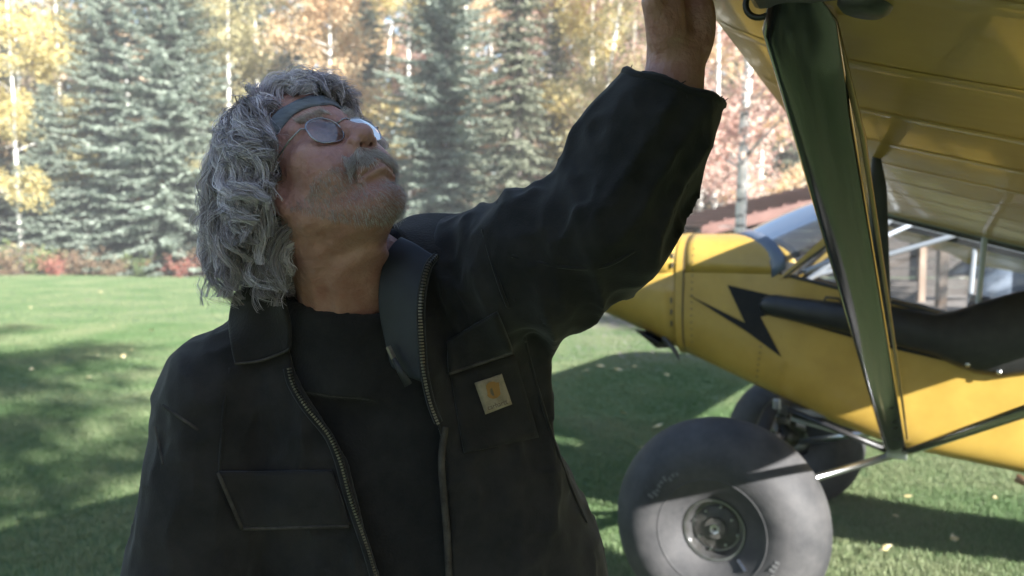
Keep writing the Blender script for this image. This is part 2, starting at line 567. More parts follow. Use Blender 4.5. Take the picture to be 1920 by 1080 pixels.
M_leaf = {'yellow': leaf_mat('leaf_yellow', (0.46, 0.36, 0.12), (0.62, 0.52, 0.22), (0.72, 0.65, 0.36), 0.5),
          'gold': leaf_mat('leaf_gold', (0.52, 0.34, 0.18), (0.64, 0.47, 0.28), (0.70, 0.58, 0.38), 0.5),
          'pink': leaf_mat('leaf_pink', (0.52, 0.30, 0.24), (0.64, 0.44, 0.37), (0.70, 0.56, 0.45), 0.5),
          'olive': leaf_mat('leaf_olive', (0.28, 0.26, 0.13), (0.44, 0.40, 0.21), (0.58, 0.51, 0.30), 0.5)}

def quads(c, a, b):
    """diamond faces: centres c, half axes a, b  -> verts, faces"""
    v = np.stack([c - a, c - b, c + a, c + b], 1).reshape(-1, 3)
    return v, np.arange(len(v)).reshape(-1, 4)

def trunk_mesh(h, r0, seed, lean=0.0, n=9, branches=None):
    r = np.random.default_rng(seed)
    k = 14
    z = np.linspace(-0.15, h, k)
    wob = np.cumsum(r.normal(0, 0.02, (k, 2)), 0) * (h / 10)
    pts = [(wob[i, 0] + lean * max(z[i], 0), wob[i, 1], z[i]) for i in range(k)]
    rad = [max(r0 * (1 - 0.93 * max(z[i], 0) / h), 0.012) * (1.25 if i == 0 else 1) for i in range(k)]
    mb = MB(); mb.tube(pts, rad, n)
    return mb, pts, rad

def spruce_meshes(seed, h, rad, dens=1.0, mi=0, bare=0.5, droop=1.0):
    r = np.random.default_rng(seed)
    mb, pts, _ = trunk_mesh(h, 0.012 * h + 0.03, seed)
    C, A, Bv = [], [], []
    zz = bare
    while zz < h - 0.15:
        t = (zz - bare) / (h - bare)
        L0 = rad * (1 - t) ** 0.85 * (0.75 + 0.25 * min(1, t * 6)) + 0.12
        nb = int(r.integers(8, 12))
        a0 = r.uniform(0, 6.28)
        for b in range(nb):
            if r.random() > dens: continue
            ang = a0 + 6.283 * b / nb + r.normal(0, 0.18)
            L = L0 * r.uniform(0.62, 1.18)
            d = np.array([math.cos(ang), math.sin(ang)])
            m = max(5, int(L * 16))
            s = (np.arange(m) + r.uniform(0, 1, m)) / m
            lift = 0.35 * t
            dz = (lift * s - (0.50 - 0.25 * t) * droop * s ** 1.2 + 0.24 * s ** 3) * L
            base = np.stack([d[0] * s * L, d[1] * s * L, zz + r.normal(0, .05) + dz], 1)
            bend = np.interp(zz, [p[2] for p in pts], range(len(pts)))
            px = np.interp(bend, range(len(pts)), [p[0] for p in pts]); py = np.interp(bend, range(len(pts)), [p[1] for p in pts])
            base[:, 0] += px; base[:, 1] += py
            perp = np.array([-d[1], d[0], 0])
            for side in (-1, 1, 0):
                tl = (0.10 + 0.34 * L * 0.35 * (1 - s) + 0.06) * r.uniform(0.6, 1.3, m) * (0.9 if side else 0.7)
                out = perp * side * 0.85 + np.array([d[0], d[1], 0]) * (0.55 if side else 0.9)
                out = out / np.linalg.norm(out)
                dirv = out + np.stack([r.normal(0, .2, m), r.normal(0, .2, m), -0.28 * droop + r.normal(0, .2, m)], 1)
                dirv /= np.linalg.norm(dirv, axis=1, keepdims=True)
                for part in (0.35, 0.9):
                    hl = tl * 0.45
                    c = base + dirv * (tl * part)[:, None] + r.normal(0, .015, (m, 3))
                    w_ = np.cross(dirv, r.normal(0, 1, (m, 3)) * 0.6 + np.array([0, 0, 1.0]))
                    w_ /= np.maximum(np.linalg.norm(w_, axis=1, keepdims=True), 1e-6)
                    C.append(c); A.append(dirv * hl[:, None]); Bv.append(w_ * (0.02 + 0.10 * tl)[:, None])
        zz += r.uniform(0.22, 0.34) * (0.8 + 0.03 * h)
    v, f = quads(np.concatenate(C), np.concatenate(A), np.concatenate(Bv))
    tip = np.array([[pts[-1][0], pts[-1][1], h]])
    return mb, v, f

def birch_meshes(seed, h, crown_r, crown_lo, leaves, r0, lean=0.0, leaf=0.055):
    r = np.random.default_rng(seed)
    mb, pts, rad = trunk_mesh(h, r0, seed, lean)
    P = np.array(pts)
    cl = []
    for k in range(26):
        z0 = r.uniform(crown_lo, h * 0.96)
        i = np.interp(z0, P[:, 2], np.arange(len(P)))
        o = np.array([np.interp(i, np.arange(len(P)), P[:, q]) for q in range(3)])
        a = r.uniform(0, 6.283); L = crown_r * r.uniform(0.5, 1.1) * (1.15 - 0.7 * (z0 / h))
        up = r.uniform(0.35, 0.9)
        bp = [o + np.array([math.cos(a) * s * L, math.sin(a) * s * L, (up * s - 0.25 * s * s) * L + r.normal(0, .03)]) for s in np.linspace(0, 1, 6)]
        mb.tube(bp, list(np.linspace(max(0.016, r0 * .28 * (1 - z0 / h) + .008), 0.005, 6)), 5)
        for q in bp[2:]:
            for _ in range(3):
                cl.append(q + r.normal(0, 0.22, 3) + np.array([0, 0, -0.05]))
    for k in range(14):   # short dead twigs on the lower stem
        z0 = r.uniform(1.2, crown_lo + 0.5)
        a = r.uniform(0, 6.283); L = r.uniform(0.25, 0.9)
        o = np.array([np.interp(z0, P[:, 2], P[:, 0]), np.interp(z0, P[:, 2], P[:, 1]), z0])
        mb.tube([o, o + np.array([math.cos(a), math.sin(a), 0.25]) * L * .5, o + np.array([math.cos(a + .2), math.sin(a + .2), 0.1]) * L], [0.012, .008, .004], 4)
    cl = np.array(cl)
    pick = cl[r.integers(0, len(cl), leaves)] + r.normal(0, 0.17, (leaves, 3)) * np.array([1, 1, 0.9])
    a = r.normal(0, 1, (leaves, 3)); a /= np.linalg.norm(a, axis=1, keepdims=True)
    b = np.cross(a, r.normal(0, 1, (leaves, 3))); b /= np.maximum(np.linalg.norm(b, axis=1, keepdims=True), 1e-6)
    sz = leaf * r.uniform(0.6, 1.3, leaves)
    v, f = quads(pick, a * sz[:, None], b * (sz * .75)[:, None])
    return mb, v, f

SPR = {}
for key, args in dict(wide=(21, 15.5, 3.5, 1.0, 0, 0.3, 1.0), tall=(22, 17.5, 2.9, 0.95, 0, 0.5, 1.1), young=(23, 8.5, 2.2, 1.0, 0, 0.15, 0.9),
                      sparse=(24, 13.0, 1.5, 0.8, 1, 1.0, 1.4), slim=(25, 12.0, 1.9, 0.95, 1, 0.4, 1.1)).items():
    seed, h, rad_, dens, mi, bare, dr = args
    mb, v, f = spruce_meshes(seed, h, rad_, dens, mi, bare, dr)
    t_me = make('trunk', mb.v, mb.f, M_bark, smooth=True); c_me = make('crown', v, f, M_needle[mi])
    SPR[key] = (t_me.data, c_me.data)
    bpy.data.objects.remove(t_me); bpy.data.objects.remove(c_me)
BIR = {}
for key, args in dict(a=(31, 13.0, 2.3, 3.0, 11000, 0.12, 0.0), b=(32, 14.5, 2.6, 3.6, 12000, 0.14, 0.02), c=(33, 11.5, 2.2, 2.0, 11000, 0.09, -0.02), lean=(34, 12.5, 2.2, 3.8, 9000, 0.11, 0.13)).items():
    mb, v, f = birch_meshes(*args)
    t_me = make('trunk', mb.v, mb.f, M_birch, smooth=True); c_me = make('crown', v, f, M_leaf['yellow'])
    BIR[key] = (t_me.data, c_me.data)
    bpy.data.objects.remove(t_me); bpy.data.objects.remove(c_me)

def tree(kind, name, meshes, x, y, s, rz, label, cat, group, crown_mat=None):
    e = empty(name, (x, y, float(gz(x, y))), (0, 0, rz)); e.scale = (s, s, s)
    for nm, me in zip(('trunk', 'crown'), meshes):
        o = bpy.data.objects.new(nm, me); COL.objects.link(o); o.parent = e
        if nm == 'crown' and crown_mat:
            o.material_slots[0].link = 'OBJECT'; o.material_slots[0].material = crown_mat
    tag(e, label, cat, group)
    return e
def X(px, d): return (px - 960) / FPX * d
# spruces along the edge of the wood: pixel column, distance, variant, scale, turn
G1 = 'spruces along the edge of the wood'
for px, d, k, s, rz, lab in [
    (330, 30.5, 'wide', 1.0, 0.3, 'big pale green spruce with boughs down to the lawn'),
    (205, 32.5, 'tall', 0.95, 1.0, 'tall dense spruce beside the yellow birches'),
    (95, 32.0, 'young', 0.85, 2.0, 'young spruce with yellow birch leaves hanging over it'),
    (455, 35.0, 'tall', 1.05, 2.2, 'dark tall spruce standing back among white birch stems'),
    (832, 27.0, 'wide', 0.88, 4.0, 'broad spruce between the bare white stems and the thin dark spruce'),
    (690, 35.0, 'tall', 0.85, 3.1, 'spruce close behind the broad spruce'),
    (965, 23.5, 'sparse', 0.95, 0.4, 'thin dark spruce with see-through boughs and brown stem'),
    (1040, 28.0, 'slim', 0.75, 1.7, 'small dark spruce beside the thin see-through one'),
    (1170, 32.0, 'sparse', 1.0, 2.9, 'ragged dark spruce among pink and yellow leaves'),
    (1480, 27.0, 'slim', 0.8, 5.0, 'dark spruce behind the red roofed shed'),
    (1710, 33.0, 'tall', 0.9, 0.9, 'tall spruce far behind the cabin windows'),
    (1880, 30.0, 'wide', 0.8, 5.5, 'wide spruce far behind the cabin windows'),
    (560, 36.0, 'young', 1.2, 1.2, 'young spruce filling the gap behind the white birch stems'),
    (20, 36.0, 'slim', 1.0, 3.3, 'slim spruce at the yellow end of the wood'),
    (-120, 32.0, 'wide', 0.9, 2.3, 'wide spruce past the yellow end of the wood'),
]:
    tree('s', 'spruce_tree', SPR[k], X(px, d), d, s, rz, lab, 'spruce', G1)
G2 = 'birches and aspens in autumn leaf'
for px, d, k, s, rz, c, lab in [
    (118, 33.0, 'a', 1.0, 0.0, 'yellow', 'birch with bright yellow leaves and a straight white stem'),
    (42, 31.5, 'c', 1.1, 1.0, 'yellow', 'yellow birch with leaves low over the young spruce'),
    (-60, 33.0, 'b', 1.0, 2.0, 'gold', 'golden birch past the yellow end of the wood'),
    (255, 40.0, 'b', 1.05, 3.0, 'gold', 'golden birch behind the tall dense spruce'),
    (495, 33.0, 'a', 1.1, 4.0, 'olive', 'birch with a straight bare white stem above the grey hair'),
    (572, 32.0, 'lean', 1.1, 0.2, 'gold', 'leaning birch with a bright white stem'),
    (645, 38.0, 'b', 1.0, 5.0, 'yellow', 'yellow birch behind the leaning birch'),
    (700, 40.0, 'c', 1.2, 0.6, 'gold', 'birch with gold leaves over the spruce tops'),
    (905, 36.0, 'a', 1.0, 2.6, 'gold', 'golden birch between two spruces'),
    (1030, 30.0, 'b', 0.95, 1.6, 'yellow', 'birch with white stem beside the small dark spruce'),
    (1085, 25.0, 'lean', 0.9, 0.0, 'olive', 'slightly leaning birch with thin white stem above the raised arm'),
    (1140, 34.0, 'b', 1.0, 3.7, 'pink', 'birch with pinkish leaves left of the raised sleeve'),
    (1205, 30.0, 'c', 1.2, 2.1, 'pink', 'reddish pink tree behind the raised hand'),
    (1340, 21.0, 'c', 0.95, 1.3, 'pink', 'slender pinkish tree behind the birch by the shed'),
    (1385, 13.0, 'a', 0.85, 5.6, 'pink', 'single birch with a bold white stem beside the shed roof'),
    (1445, 31.0, 'a', 1.1, 0.8, 'gold', 'golden birch behind the shed roof'),
    (1270, 37.0, 'b', 1.1, 4.4, 'gold', 'golden birch deep in the wood behind the raised sleeve'),
    (1560, 30.0, 'b', 1.0, 2.4, 'olive', 'olive leaved birch behind the windscreen'),
    (1640, 36.0, 'c', 1.2, 3.4, 'gold', 'golden birch beyond the side window'),
    (1800, 28.0, 'a', 1.0, 4.9, 'gold', 'golden birch beyond the rear of the cabin'),
    (1960, 30.0, 'b', 1.0, 0.1, 'yellow', 'yellow birch past the shed'),
    (880, 29.0, 'b', 0.9, 2.2, 'gold', 'golden birch in front of the broad spruce edge'),
    (1000, 31.0, 'c', 1.2, 0.9, 'pink', 'pinkish birch behind the thin dark spruce'),
    (1115, 27.0, 'a', 0.95, 3.3, 'yellow', 'pale yellow birch right of the leaning birch'),
    (620, 30.5, 'c', 1.15, 4.2, 'gold', 'golden birch just right of the leaning white birch'),
    (765, 33.0, 'b', 1.0, 1.1, 'yellow', 'yellow birch between two pale spruces'),
    (1180, 28.0, 'b', 0.95, 5.2, 'pink', 'pink leaved birch beside the raised forearm'),
    (1310, 26.0, 'a', 0.9, 0.7, 'pink', 'pink leaved birch between the raised hand and the wing'),
    (440, 31.5, 'a', 1.0, 2.7, 'olive', 'olive leaved birch beside the big pale spruce'),
    (1420, 24.0, 'c', 0.9, 3.9, 'gold', 'gold leaved birch close behind the shed roof'),
    (380, 39.0, 'c', 1.2, 1.9, 'yellow', 'yellow birch showing between the big spruces'),
    (800, 39.0, 'a', 1.15, 0.4, 'pink', 'pinkish birch above the broad spruce'),
]:
    tree('b', 'birch_tree', BIR[k], X(px, d), d, s, rz, lab, 'birch', G2, M_leaf[c])
for i, (px, d, k, s) in enumerate([(-220, 33, 'tall', .95), (-330, 31, 'wide', .9), (-470, 33, 'tall', 1.0), (-620, 31, 'wide', 1.0), (-800, 32, 'tall', .9), (2080, 31, 'wide', .9), (2250, 33, 'tall', 1.0), (2450, 31, 'wide', 1.0)]):
    tree('s', 'spruce_tree', SPR[k], X(px, d), d, s, i * 1.1, 'spruce where the wood runs on past the lawn', 'spruce', 'spruces where the wood runs on')
    tree('b', 'birch_tree', BIR['abc'[i % 3]], X(px + 70, d + 2), d + 2, 1.1, i * .8, 'golden birch where the wood runs on past the lawn', 'birch', 'birches where the wood runs on', M_leaf['gold' if i % 2 else 'yellow'])
# trees across the lawn, towards the sun, whose shade falls in streaks over the lawn
for i, (x, y, k, s) in enumerate([(12.5, 2.5, 'wide', 0.62), (17.0, 4.0, 'tall', 0.6), (21.0, -3.0, 'tall', 0.75)]):
    tree('s', 'spruce_tree', SPR[k], x, y, s, i * 1.3, ['spruce on the open lawn towards the sun', 'taller spruce on the lawn behind the shed end', 'far spruce on the lawn towards the sun'][i], 'spruce', 'spruces on the sunny side of the lawn')

mb_, v_, f_ = birch_meshes(35, 13.0, 3.2, 7.2, 7000, 0.15, 0.0, 0.075)
b_t, b_c = make('trunk', mb_.v, mb_.f, M_birch, smooth=True), make('crown', v_, f_, M_leaf['yellow'])
BIR['shade'] = (b_t.data, b_c.data); bpy.data.objects.remove(b_t); bpy.data.objects.remove(b_c)
tree('b', 'birch_tree', BIR['shade'], 8.2, -7.9, 1.0, 0.5, 'tall birch on the lawn towards the sun', 'birch', 'birches on the sunny side of the lawn')
tree('s', 'spruce_tree', SPR['wide'], 9.0, -10.2, 0.9, 2.0, 'added unseen broad spruce towards the sun that shades the grey hair', 'spruce', 'spruces on the sunny side of the lawn')  # unseen spruce added to keep direct sun off the head
for x, y, k, s in [(-7, -13, 'tall', .9), (-13, -10, 'wide', .9), (-17, -3, 'wide', 1.0), (-11, -19, 'tall', 1.0), (0, -20, 'wide', 1.0), (-22, 5, 'tall', .9), (-4, -17, 'wide', .9)]:  # unseen spruces added behind the camera to block part of the sky light
    tree('s', 'spruce_tree', SPR[k], x, y, s, x * 1.7, 'added unseen spruce behind the camera that dims the sky light', 'spruce', 'added spruces that dim the sky light')
# depth of the wood: a mass of stems and leaves no one could count
r = np.random.default_rng(77)
N = 150000
px_ = np.stack([r.uniform(-42, 42, N), r.uniform(40, 60, N), r.beta(1.0, 1.3, N) * 15.5 + 0.1], 1)
cl_ = np.sin(px_[:, 0] * 1.3 + np.sin(px_[:, 1])) + np.sin(px_[:, 2] * 1.1 + px_[:, 0] * 0.7)
px_ = px_[cl_ > -1.1]
a = r.normal(0, 1, px_.shape); a /= np.linalg.norm(a, axis=1, keepdims=True)
b = np.cross(a, r.normal(0, 1, px_.shape)); b /= np.linalg.norm(b, axis=1, keepdims=True)
sz = r.uniform(0.12, 0.34, len(px_))
v, f = quads(px_, a * sz[:, None], b * (sz * .7)[:, None])
M_far = leaf_mat('far_leaves', (0.16, 0.18, 0.12), (0.42, 0.35, 0.22), (0.64, 0.49, 0.34), 0.4, 0.45)
tag(make('far_wood', v, f, M_far), 'distant mixed autumn wood closing the view', 'wood', kind='stuff')
mb = MB()
for k in range(70):
    x, y = r.uniform(-40, 40), r.uniform(38, 56)
    mb.tube([(x, y, -.2), (x + r.normal(0, .2), y, 6), (x + r.normal(0, .4), y, 13)], [r.uniform(.07, .14), .08, .02], 6)
tag(mb.build('far_stems', M_birch, smooth=True), 'pale stems crowded deep in the wood', 'stems', kind='stuff')

# bushes along the foot of the wood
M_bush = {'red': leaf_mat('bush_red', (0.30, 0.09, 0.07), (0.42, 0.17, 0.13), (0.45, 0.28, 0.18), 0.4),
          'green': leaf_mat('bush_green', (0.10, 0.16, 0.06), (0.2, 0.26, 0.10), (0.34, 0.36, 0.16), 0.4),
          'brown': leaf_mat('bush_brown', (0.20, 0.13, 0.08), (0.30, 0.21, 0.13), (0.36, 0.29, 0.18), 0.4)}
def bush_mesh(seed):
    r = np.random.default_rng(seed)
    mb = MB(); tips = []
    for k in range(16):
        a_ = r.uniform(0, 6.283); L = r.uniform(0.4, 1.0); sp = r.uniform(0.1, 0.75)
        p = [np.array([math.cos(a_) * sp * s * L + .1 * math.cos(a_), math.sin(a_) * sp * s * L + .1 * math.sin(a_), L * s - 0.05]) for s in np.linspace(0, 1, 4)]
        mb.tube(p, [.012, .009, .006, .003], 4); tips += p[1:]
    tips = np.array(tips); n_ = 900
    c = tips[r.integers(0, len(tips), n_)] + r.normal(0, .10, (n_, 3)); c[:, 2] = np.abs(c[:, 2]) + .02
    a = r.normal(0, 1, (n_, 3)); a /= np.linalg.norm(a, axis=1, keepdims=True)
    b = np.cross(a, r.normal(0, 1, (n_, 3))); b /= np.linalg.norm(b, axis=1, keepdims=True)
    s = r.uniform(.025, .055, n_)
    return mb, *quads(c, a * s[:, None], b * (s * .7)[:, None])
BUS = []
for sd in (1, 2, 3):
    mb, v, f = bush_mesh(sd)
    s_, c_ = make('stems', mb.v, mb.f, M_bark), make('foliage', v, f, M_bush['green'])
    BUS.append((s_.data, c_.data)); bpy.data.objects.remove(s_); bpy.data.objects.remove(c_)
rr = random.Random(9)
def bush(x, y, s, c, label):
    e = empty('bush', (x, y, float(gz(x, y))), (0, 0, rr.uniform(0, 6))); e.scale = (s * 1.2, s * 1.2, s)
    me = rr.choice(BUS)
    for nm, m_ in zip(('stems', 'foliage'), me):
        o = bpy.data.objects.new(nm, m_); COL.objects.link(o); o.parent = e
        if nm == 'foliage': o.material_slots[0].link = 'OBJECT'; o.material_slots[0].material = M_bush[c]
    tag(e, label, 'bush', 'bushes at the foot of the wood')
for px, d, s, c, lab in [
    (345, 28.6, .8, 'red', 'dull red bush at the foot of the big pale spruce'), (105, 29, .8, 'red', 'dull red bush at the foot of the straight yellow birch'),
    (80, 29.5, 1.0, 'green', 'green bush between the young spruce and the straight yellow birch'), (160, 29.2, .9, 'brown', 'withered bush between the straight yellow birch and the tall dense spruce'),
    (210, 28.8, .7, 'brown', 'low withered bush at the foot of the tall dense spruce'), (270, 28.9, .8, 'green', 'green bush between the tall dense spruce and the big pale spruce'),
    (30, 29.5, 1.1, 'brown', 'withered bush under the low yellow birch leaves'), (400, 29, 1.0, 'brown', 'withered bush between the big pale spruce and a white birch stem'),
    (-30, 29.5, 1.2, 'green', 'green bush past the yellow end of the wood'), (300, 29.3, .7, 'red', 'small dull red bush close against the big pale spruce'),
    (1100, 18, .8, 'red', 'dull red bush at the far side of the bare yard'), (1150, 19, .9, 'brown', 'withered bush at the edge of the bare yard'),
    (1130, 17, .5, 'green', 'small green bush between a red and a brown bush by the yard'), (1050, 21, 1.0, 'brown', 'withered bush below the slightly leaning birch'),
    (1000, 24, 1.0, 'green', 'green bush at the foot of the thin dark spruce'), (1230, 19, 1.0, 'brown', 'withered bush between the bare yard and the shed'),
    (900, 26, 1.1, 'brown', 'withered bush at the foot of the broad spruce'), (780, 27, 1.0, 'green', 'green bush under the boughs of the broad spruce')]:
    bush(X(px, d), d, s, c, lab)

# ------------------------------------------------------------------ shed behind the airplane
M_wood = mat('shed_wood', (0.20, 0.13, 0.085), 0.8, col2=(0.34, 0.25, 0.18), scale=5, stretch=(1, 1, .25), bump=.4, bscale=18)
M_plank = mat('weathered_plank', (0.045, 0.035, 0.027), 0.85, col2=(0.09, 0.072, 0.058), scale=4, stretch=(.3, 1, 1), bump=.4, bscale=18)
M_roof = mat('red_roof_metal', (0.12, 0.055, 0.042), 0.5, metal=0.1, col2=(0.16, 0.078, 0.06), scale=2.0)
M_tarp = mat('blue_tarp', (0.05, 0.07, 0.10), 0.6, col2=(0.08, 0.105, 0.14), scale=4)
M_whitep = mat('white_plastic', (0.68, 0.68, 0.66), 0.5)
shed = empty('shed', (X(1290, 15.5), 15.5, 0.0))
sx0 = 0.0
# roof planes step up to the right; ribs of the sheet metal are separate panels
slope = 0.235
def shed_z(x): return 1.62 + slope * x
for k in range(8):
    x0, x1 = k * 1.0, k * 1.0 + 0.985
    mb = MB()
    for (ya, yb) in ((-1.2, 3.6),):
        mb.add([(x0, ya, shed_z(x0) + .05), (x1, ya, shed_z(x1) + .05), (x1, yb, shed_z(x1) + .15), (x0, yb, shed_z(x0) + .15),
                (x0, ya, shed_z(x0)), (x1, ya, shed_z(x1)), (x1, yb, shed_z(x1) + .1), (x0, yb, shed_z(x0) + .1)],
               [(0, 1, 2, 3), (7, 6, 5, 4), (0, 4, 5, 1), (1, 5, 6, 2), (2, 6, 7, 3), (3, 7, 4, 0)])
    for q in range(4):
        xx = x0 + .12 + q * .25
        mb.box((xx, 1.2, shed_z(xx) + .05 + .05 + .022), (.04, 4.8, .03), Matrix.Rotation(math.atan(.1 / 4.8), 3, 'X'))
    mb.build('roof_panel', M_roof, shed)
mb = MB()
mb.add([(-.05, -1.28, 1.48), (8.1, -1.28, shed_z(8.1) - .14), (8.1, -1.28, shed_z(8.1) + .02), (-.05, -1.28, 1.64),
        (-.05, -1.22, 1.48), (8.1, -1.22, shed_z(8.1) - .14), (8.1, -1.22, shed_z(8.1) + .02), (-.05, -1.22, 1.64)],
       [(0, 1, 2, 3), (4, 7, 6, 5), (0, 4, 5, 1), (3, 2, 6, 7), (0, 3, 7, 4), (1, 5, 6, 2)])
mb.build('fascia', M_roof, shed)
for x in (0.5, 2.6, 4.25, 5.9, 7.6):
    for y in (-0.9, 3.2):
        zt = shed_z(x) + (.005 if y < 0 else .085)
        MB().box((x, y, zt / 2 - .05), (.15, .15, zt + .1)).build('post', M_wood, shed, bevel=.01)
for x in (2.6, 5.9):
    MB().tube([(x, -.9, shed_z(x) - .7), (x + .75, -.9, shed_z(x + .75) - .05)], .05, 4).build('brace', M_wood, shed)
for k in range(9):
    zz = .2 + k * .21
    MB().box((4.0, 3.32, zz), (7.6, .03, .19)).build('plank', M_plank, shed)
tag(shed, 'open wooden pole shed with red metal roof behind the airplane', 'shed')
sb = Vector((X(1290, 15.5), 15.5, 0))
rk = random.Random(3)
stack = empty('lumber_pile', sb + Vector((3.4, .6, 0)))
for k in range(5):
    for q in range(4):
        MB().box((rk.uniform(-.05, .05), q * .24, .07 + k * .12), (2.2, .2, .1)).build('board', M_plank, stack)
tag(stack, 'pile of weathered boards stored under the shed roof', 'lumber')
tb = MB()
tb.lathe([(0.0, 0), (.27, 0), (.29, .03), (.28, .3), (.29, .32), (.28, .6), (.29, .62), (.28, .85), (.26, .9), (0, .9)], (0, 0, 0), (0, 0, 1), 24)
o = tb.build('barrel', M_whitep, smooth=True); o.location = sb + Vector((6.3, .2, 0)); tag(o, 'white plastic barrel standing under the shed', 'barrel')
mb = MB()
G = [[(u * 2.0, v_ * 1.4, 1.15 - abs(u - .45) * 1.0 + .05 * math.sin(u * 9 + v_ * 5)) for v_ in np.linspace(0, 1, 7)] for u in np.linspace(0, 1, 11)]
mb.grid(G)
G2_ = [[(u * 2.0, 0, (1.15 - abs(u - .45) * 1.0 + .05 * math.sin(u * 9)) * k_) for k_ in (0, .5, .995)] for u in np.linspace(0, 1, 11)]
mb.grid(G2_, True)
o = mb.build('tarpaulin', M_tarp, smooth=True, solid=.01); o.location = sb + Vector((5.0, -.7, .02))
tag(o, 'blue grey tarpaulin thrown over goods under the shed', 'tarpaulin')

# fallen leaves on the lawn
M_fl = mat('fallen_leaf', (0.55, 0.42, 0.14), 0.6, col2=(0.68, 0.60, 0.40), scale=12)
me_l = None
for i, (px, py, s) in enumerate([(1232, 781, 1.0), (285, 628, 1), (232, 676, 1), (1125, 675, 1), (1158, 682, 1.2), (1098, 684, 1), (1170, 757, .8), (1308, 782, .8),
                                 (1190, 676, 1), (520, 545, 1), (188, 552, 1), (1105, 970, .6), (60, 700, .9), (1250, 690, .9), (1790, 1000, .7), (1700, 905, .8)] + [(rk.uniform(0, 420), rk.uniform(530, 760), rk.uniform(.4, .75)) for _ in range(10)] + [(rk.uniform(1030, 1330), rk.uniform(660, 880), rk.uniform(.4, .7)) for _ in range(5)] + [(rk.uniform(1640, 1900), rk.uniform(900, 1050), rk.uniform(.4, .6)) for _ in range(4)]):
    y_ = -(py - 540) / FPX
    dz = -math.sin(PITCH) + y_ * math.cos(PITCH); d = -CAM_H / dz
    p = at(px, py, d)
    if me_l is None:
        o = MB().add([(0, -.035, .004), (.022, -.012, .012), (.026, .012, .006), (0, .045, .014), (-.026, .012, .012), (-.022, -.012, .006), (0, 0, 0.016), (0, -.06, .008)],
                     [(0, 1, 6), (1, 2, 6), (2, 3, 6), (3, 4, 6), (4, 5, 6), (5, 0, 6), (7, 0, 1)]).build('fallen_leaf', M_fl)
        me_l = o.data
    else:
        o = bpy.data.objects.new('fallen_leaf', me_l); COL.objects.link(o)
    o.location = (p[0], p[1], float(gz(p[0], p[1])) + .035); o.rotation_euler = (rk.uniform(-.3, .3), rk.uniform(-.3, .3), rk.uniform(0, 6)); o.scale = (s * 1.2,) * 3
    tag(o, 'small pale yellow leaf fallen on the lawn', 'leaf', 'fallen leaves on the lawn')

# ------------------------------------------------------------------ airplane
M_yel = mat('yellow_dope', (0.335, 0.21, 0.038), 0.3, col2=(0.43, 0.28, 0.055), scale=4, detail=8, lo=.28, hi=.6, coat=0.25, bump=0.06, bscale=5, rough2=0.42)
M_wing = mat('yellow_wing_fabric', (0.40, 0.252, 0.040), 0.34, col2=(0.48, 0.31, 0.056), scale=2.5, coat=0.35, bump=0.10, bscale=7, rough2=0.3, bdist=0.02, trans=0.10)
M_blk = mat('gloss_black', (0.012, 0.012, 0.013), 0.16, coat=0.35, col2=(0.016, 0.016, 0.016), scale=20, spec=0.45)
M_satin = mat('satin_black', (0.014, 0.014, 0.015), 0.38, col2=(0.026, 0.025, 0.025), scale=18, bump=.05, bscale=90)
M_decal = mat('black_decal', (0.010, 0.010, 0.011), 0.5, spec=.2, col2=(0.016, 0.015, 0.015), scale=15)
M_alu = mat('bare_metal', (0.62, 0.63, 0.64), 0.3, metal=1.0, col2=(0.48, 0.49, 0.50), scale=30)
M_steel = mat('painted_tube', (0.42, 0.44, 0.46), 0.4, metal=0.3)
M_rub = mat('tyre_rubber', (0.036, 0.036, 0.038), 0.55, col2=(0.07, 0.068, 0.068), scale=7, bump=.12, bscale=160, rough2=.7, spec=0.25)
M_rim = mat('wheel_rim', (0.30, 0.30, 0.30), 0.35, metal=.9, col2=(0.20, 0.195, 0.18), scale=25)
M_disc = mat('brake_dark', (0.05, 0.05, 0.045), 0.5, metal=.5, col2=(0.09, 0.085, 0.075), scale=30)
M_trim = mat('windscreen_trim', (0.10, 0.125, 0.17), 0.35, coat=.3)
M_int = mat('cabin_grey', (0.20, 0.195, 0.19), 0.7, col2=(0.27, 0.26, 0.25), scale=12)
M_seat = mat('seat_cloth', (0.05, 0.05, 0.055), 0.85)
M_glass = glass_mat('plexiglass', (0.93, 0.95, 0.97), 1.45, 0.02, 0.05, (0.55, 0.6, 0.66))
M_wind = glass_mat('windscreen_glass', (0.90, 0.93, 0.96), 1.42, 0.03, 0.08, (0.48, 0.51, 0.56))

plane = empty('airplane', (1.72, 3.75, 0))
YAW, ROLL = math.radians(-26), -0.05
plane.matrix_world = Matrix.Translation((1.72, 3.75, 0)) @ Matrix.Rotation(YAW, 4, 'Z') @ Matrix.Rotation(ROLL, 4, 'X')
PM = plane.matrix_world.copy()
tag(plane, 'yellow high wing bush plane with black lightning bolt and huge tyres', 'airplane')

CY = 0.35
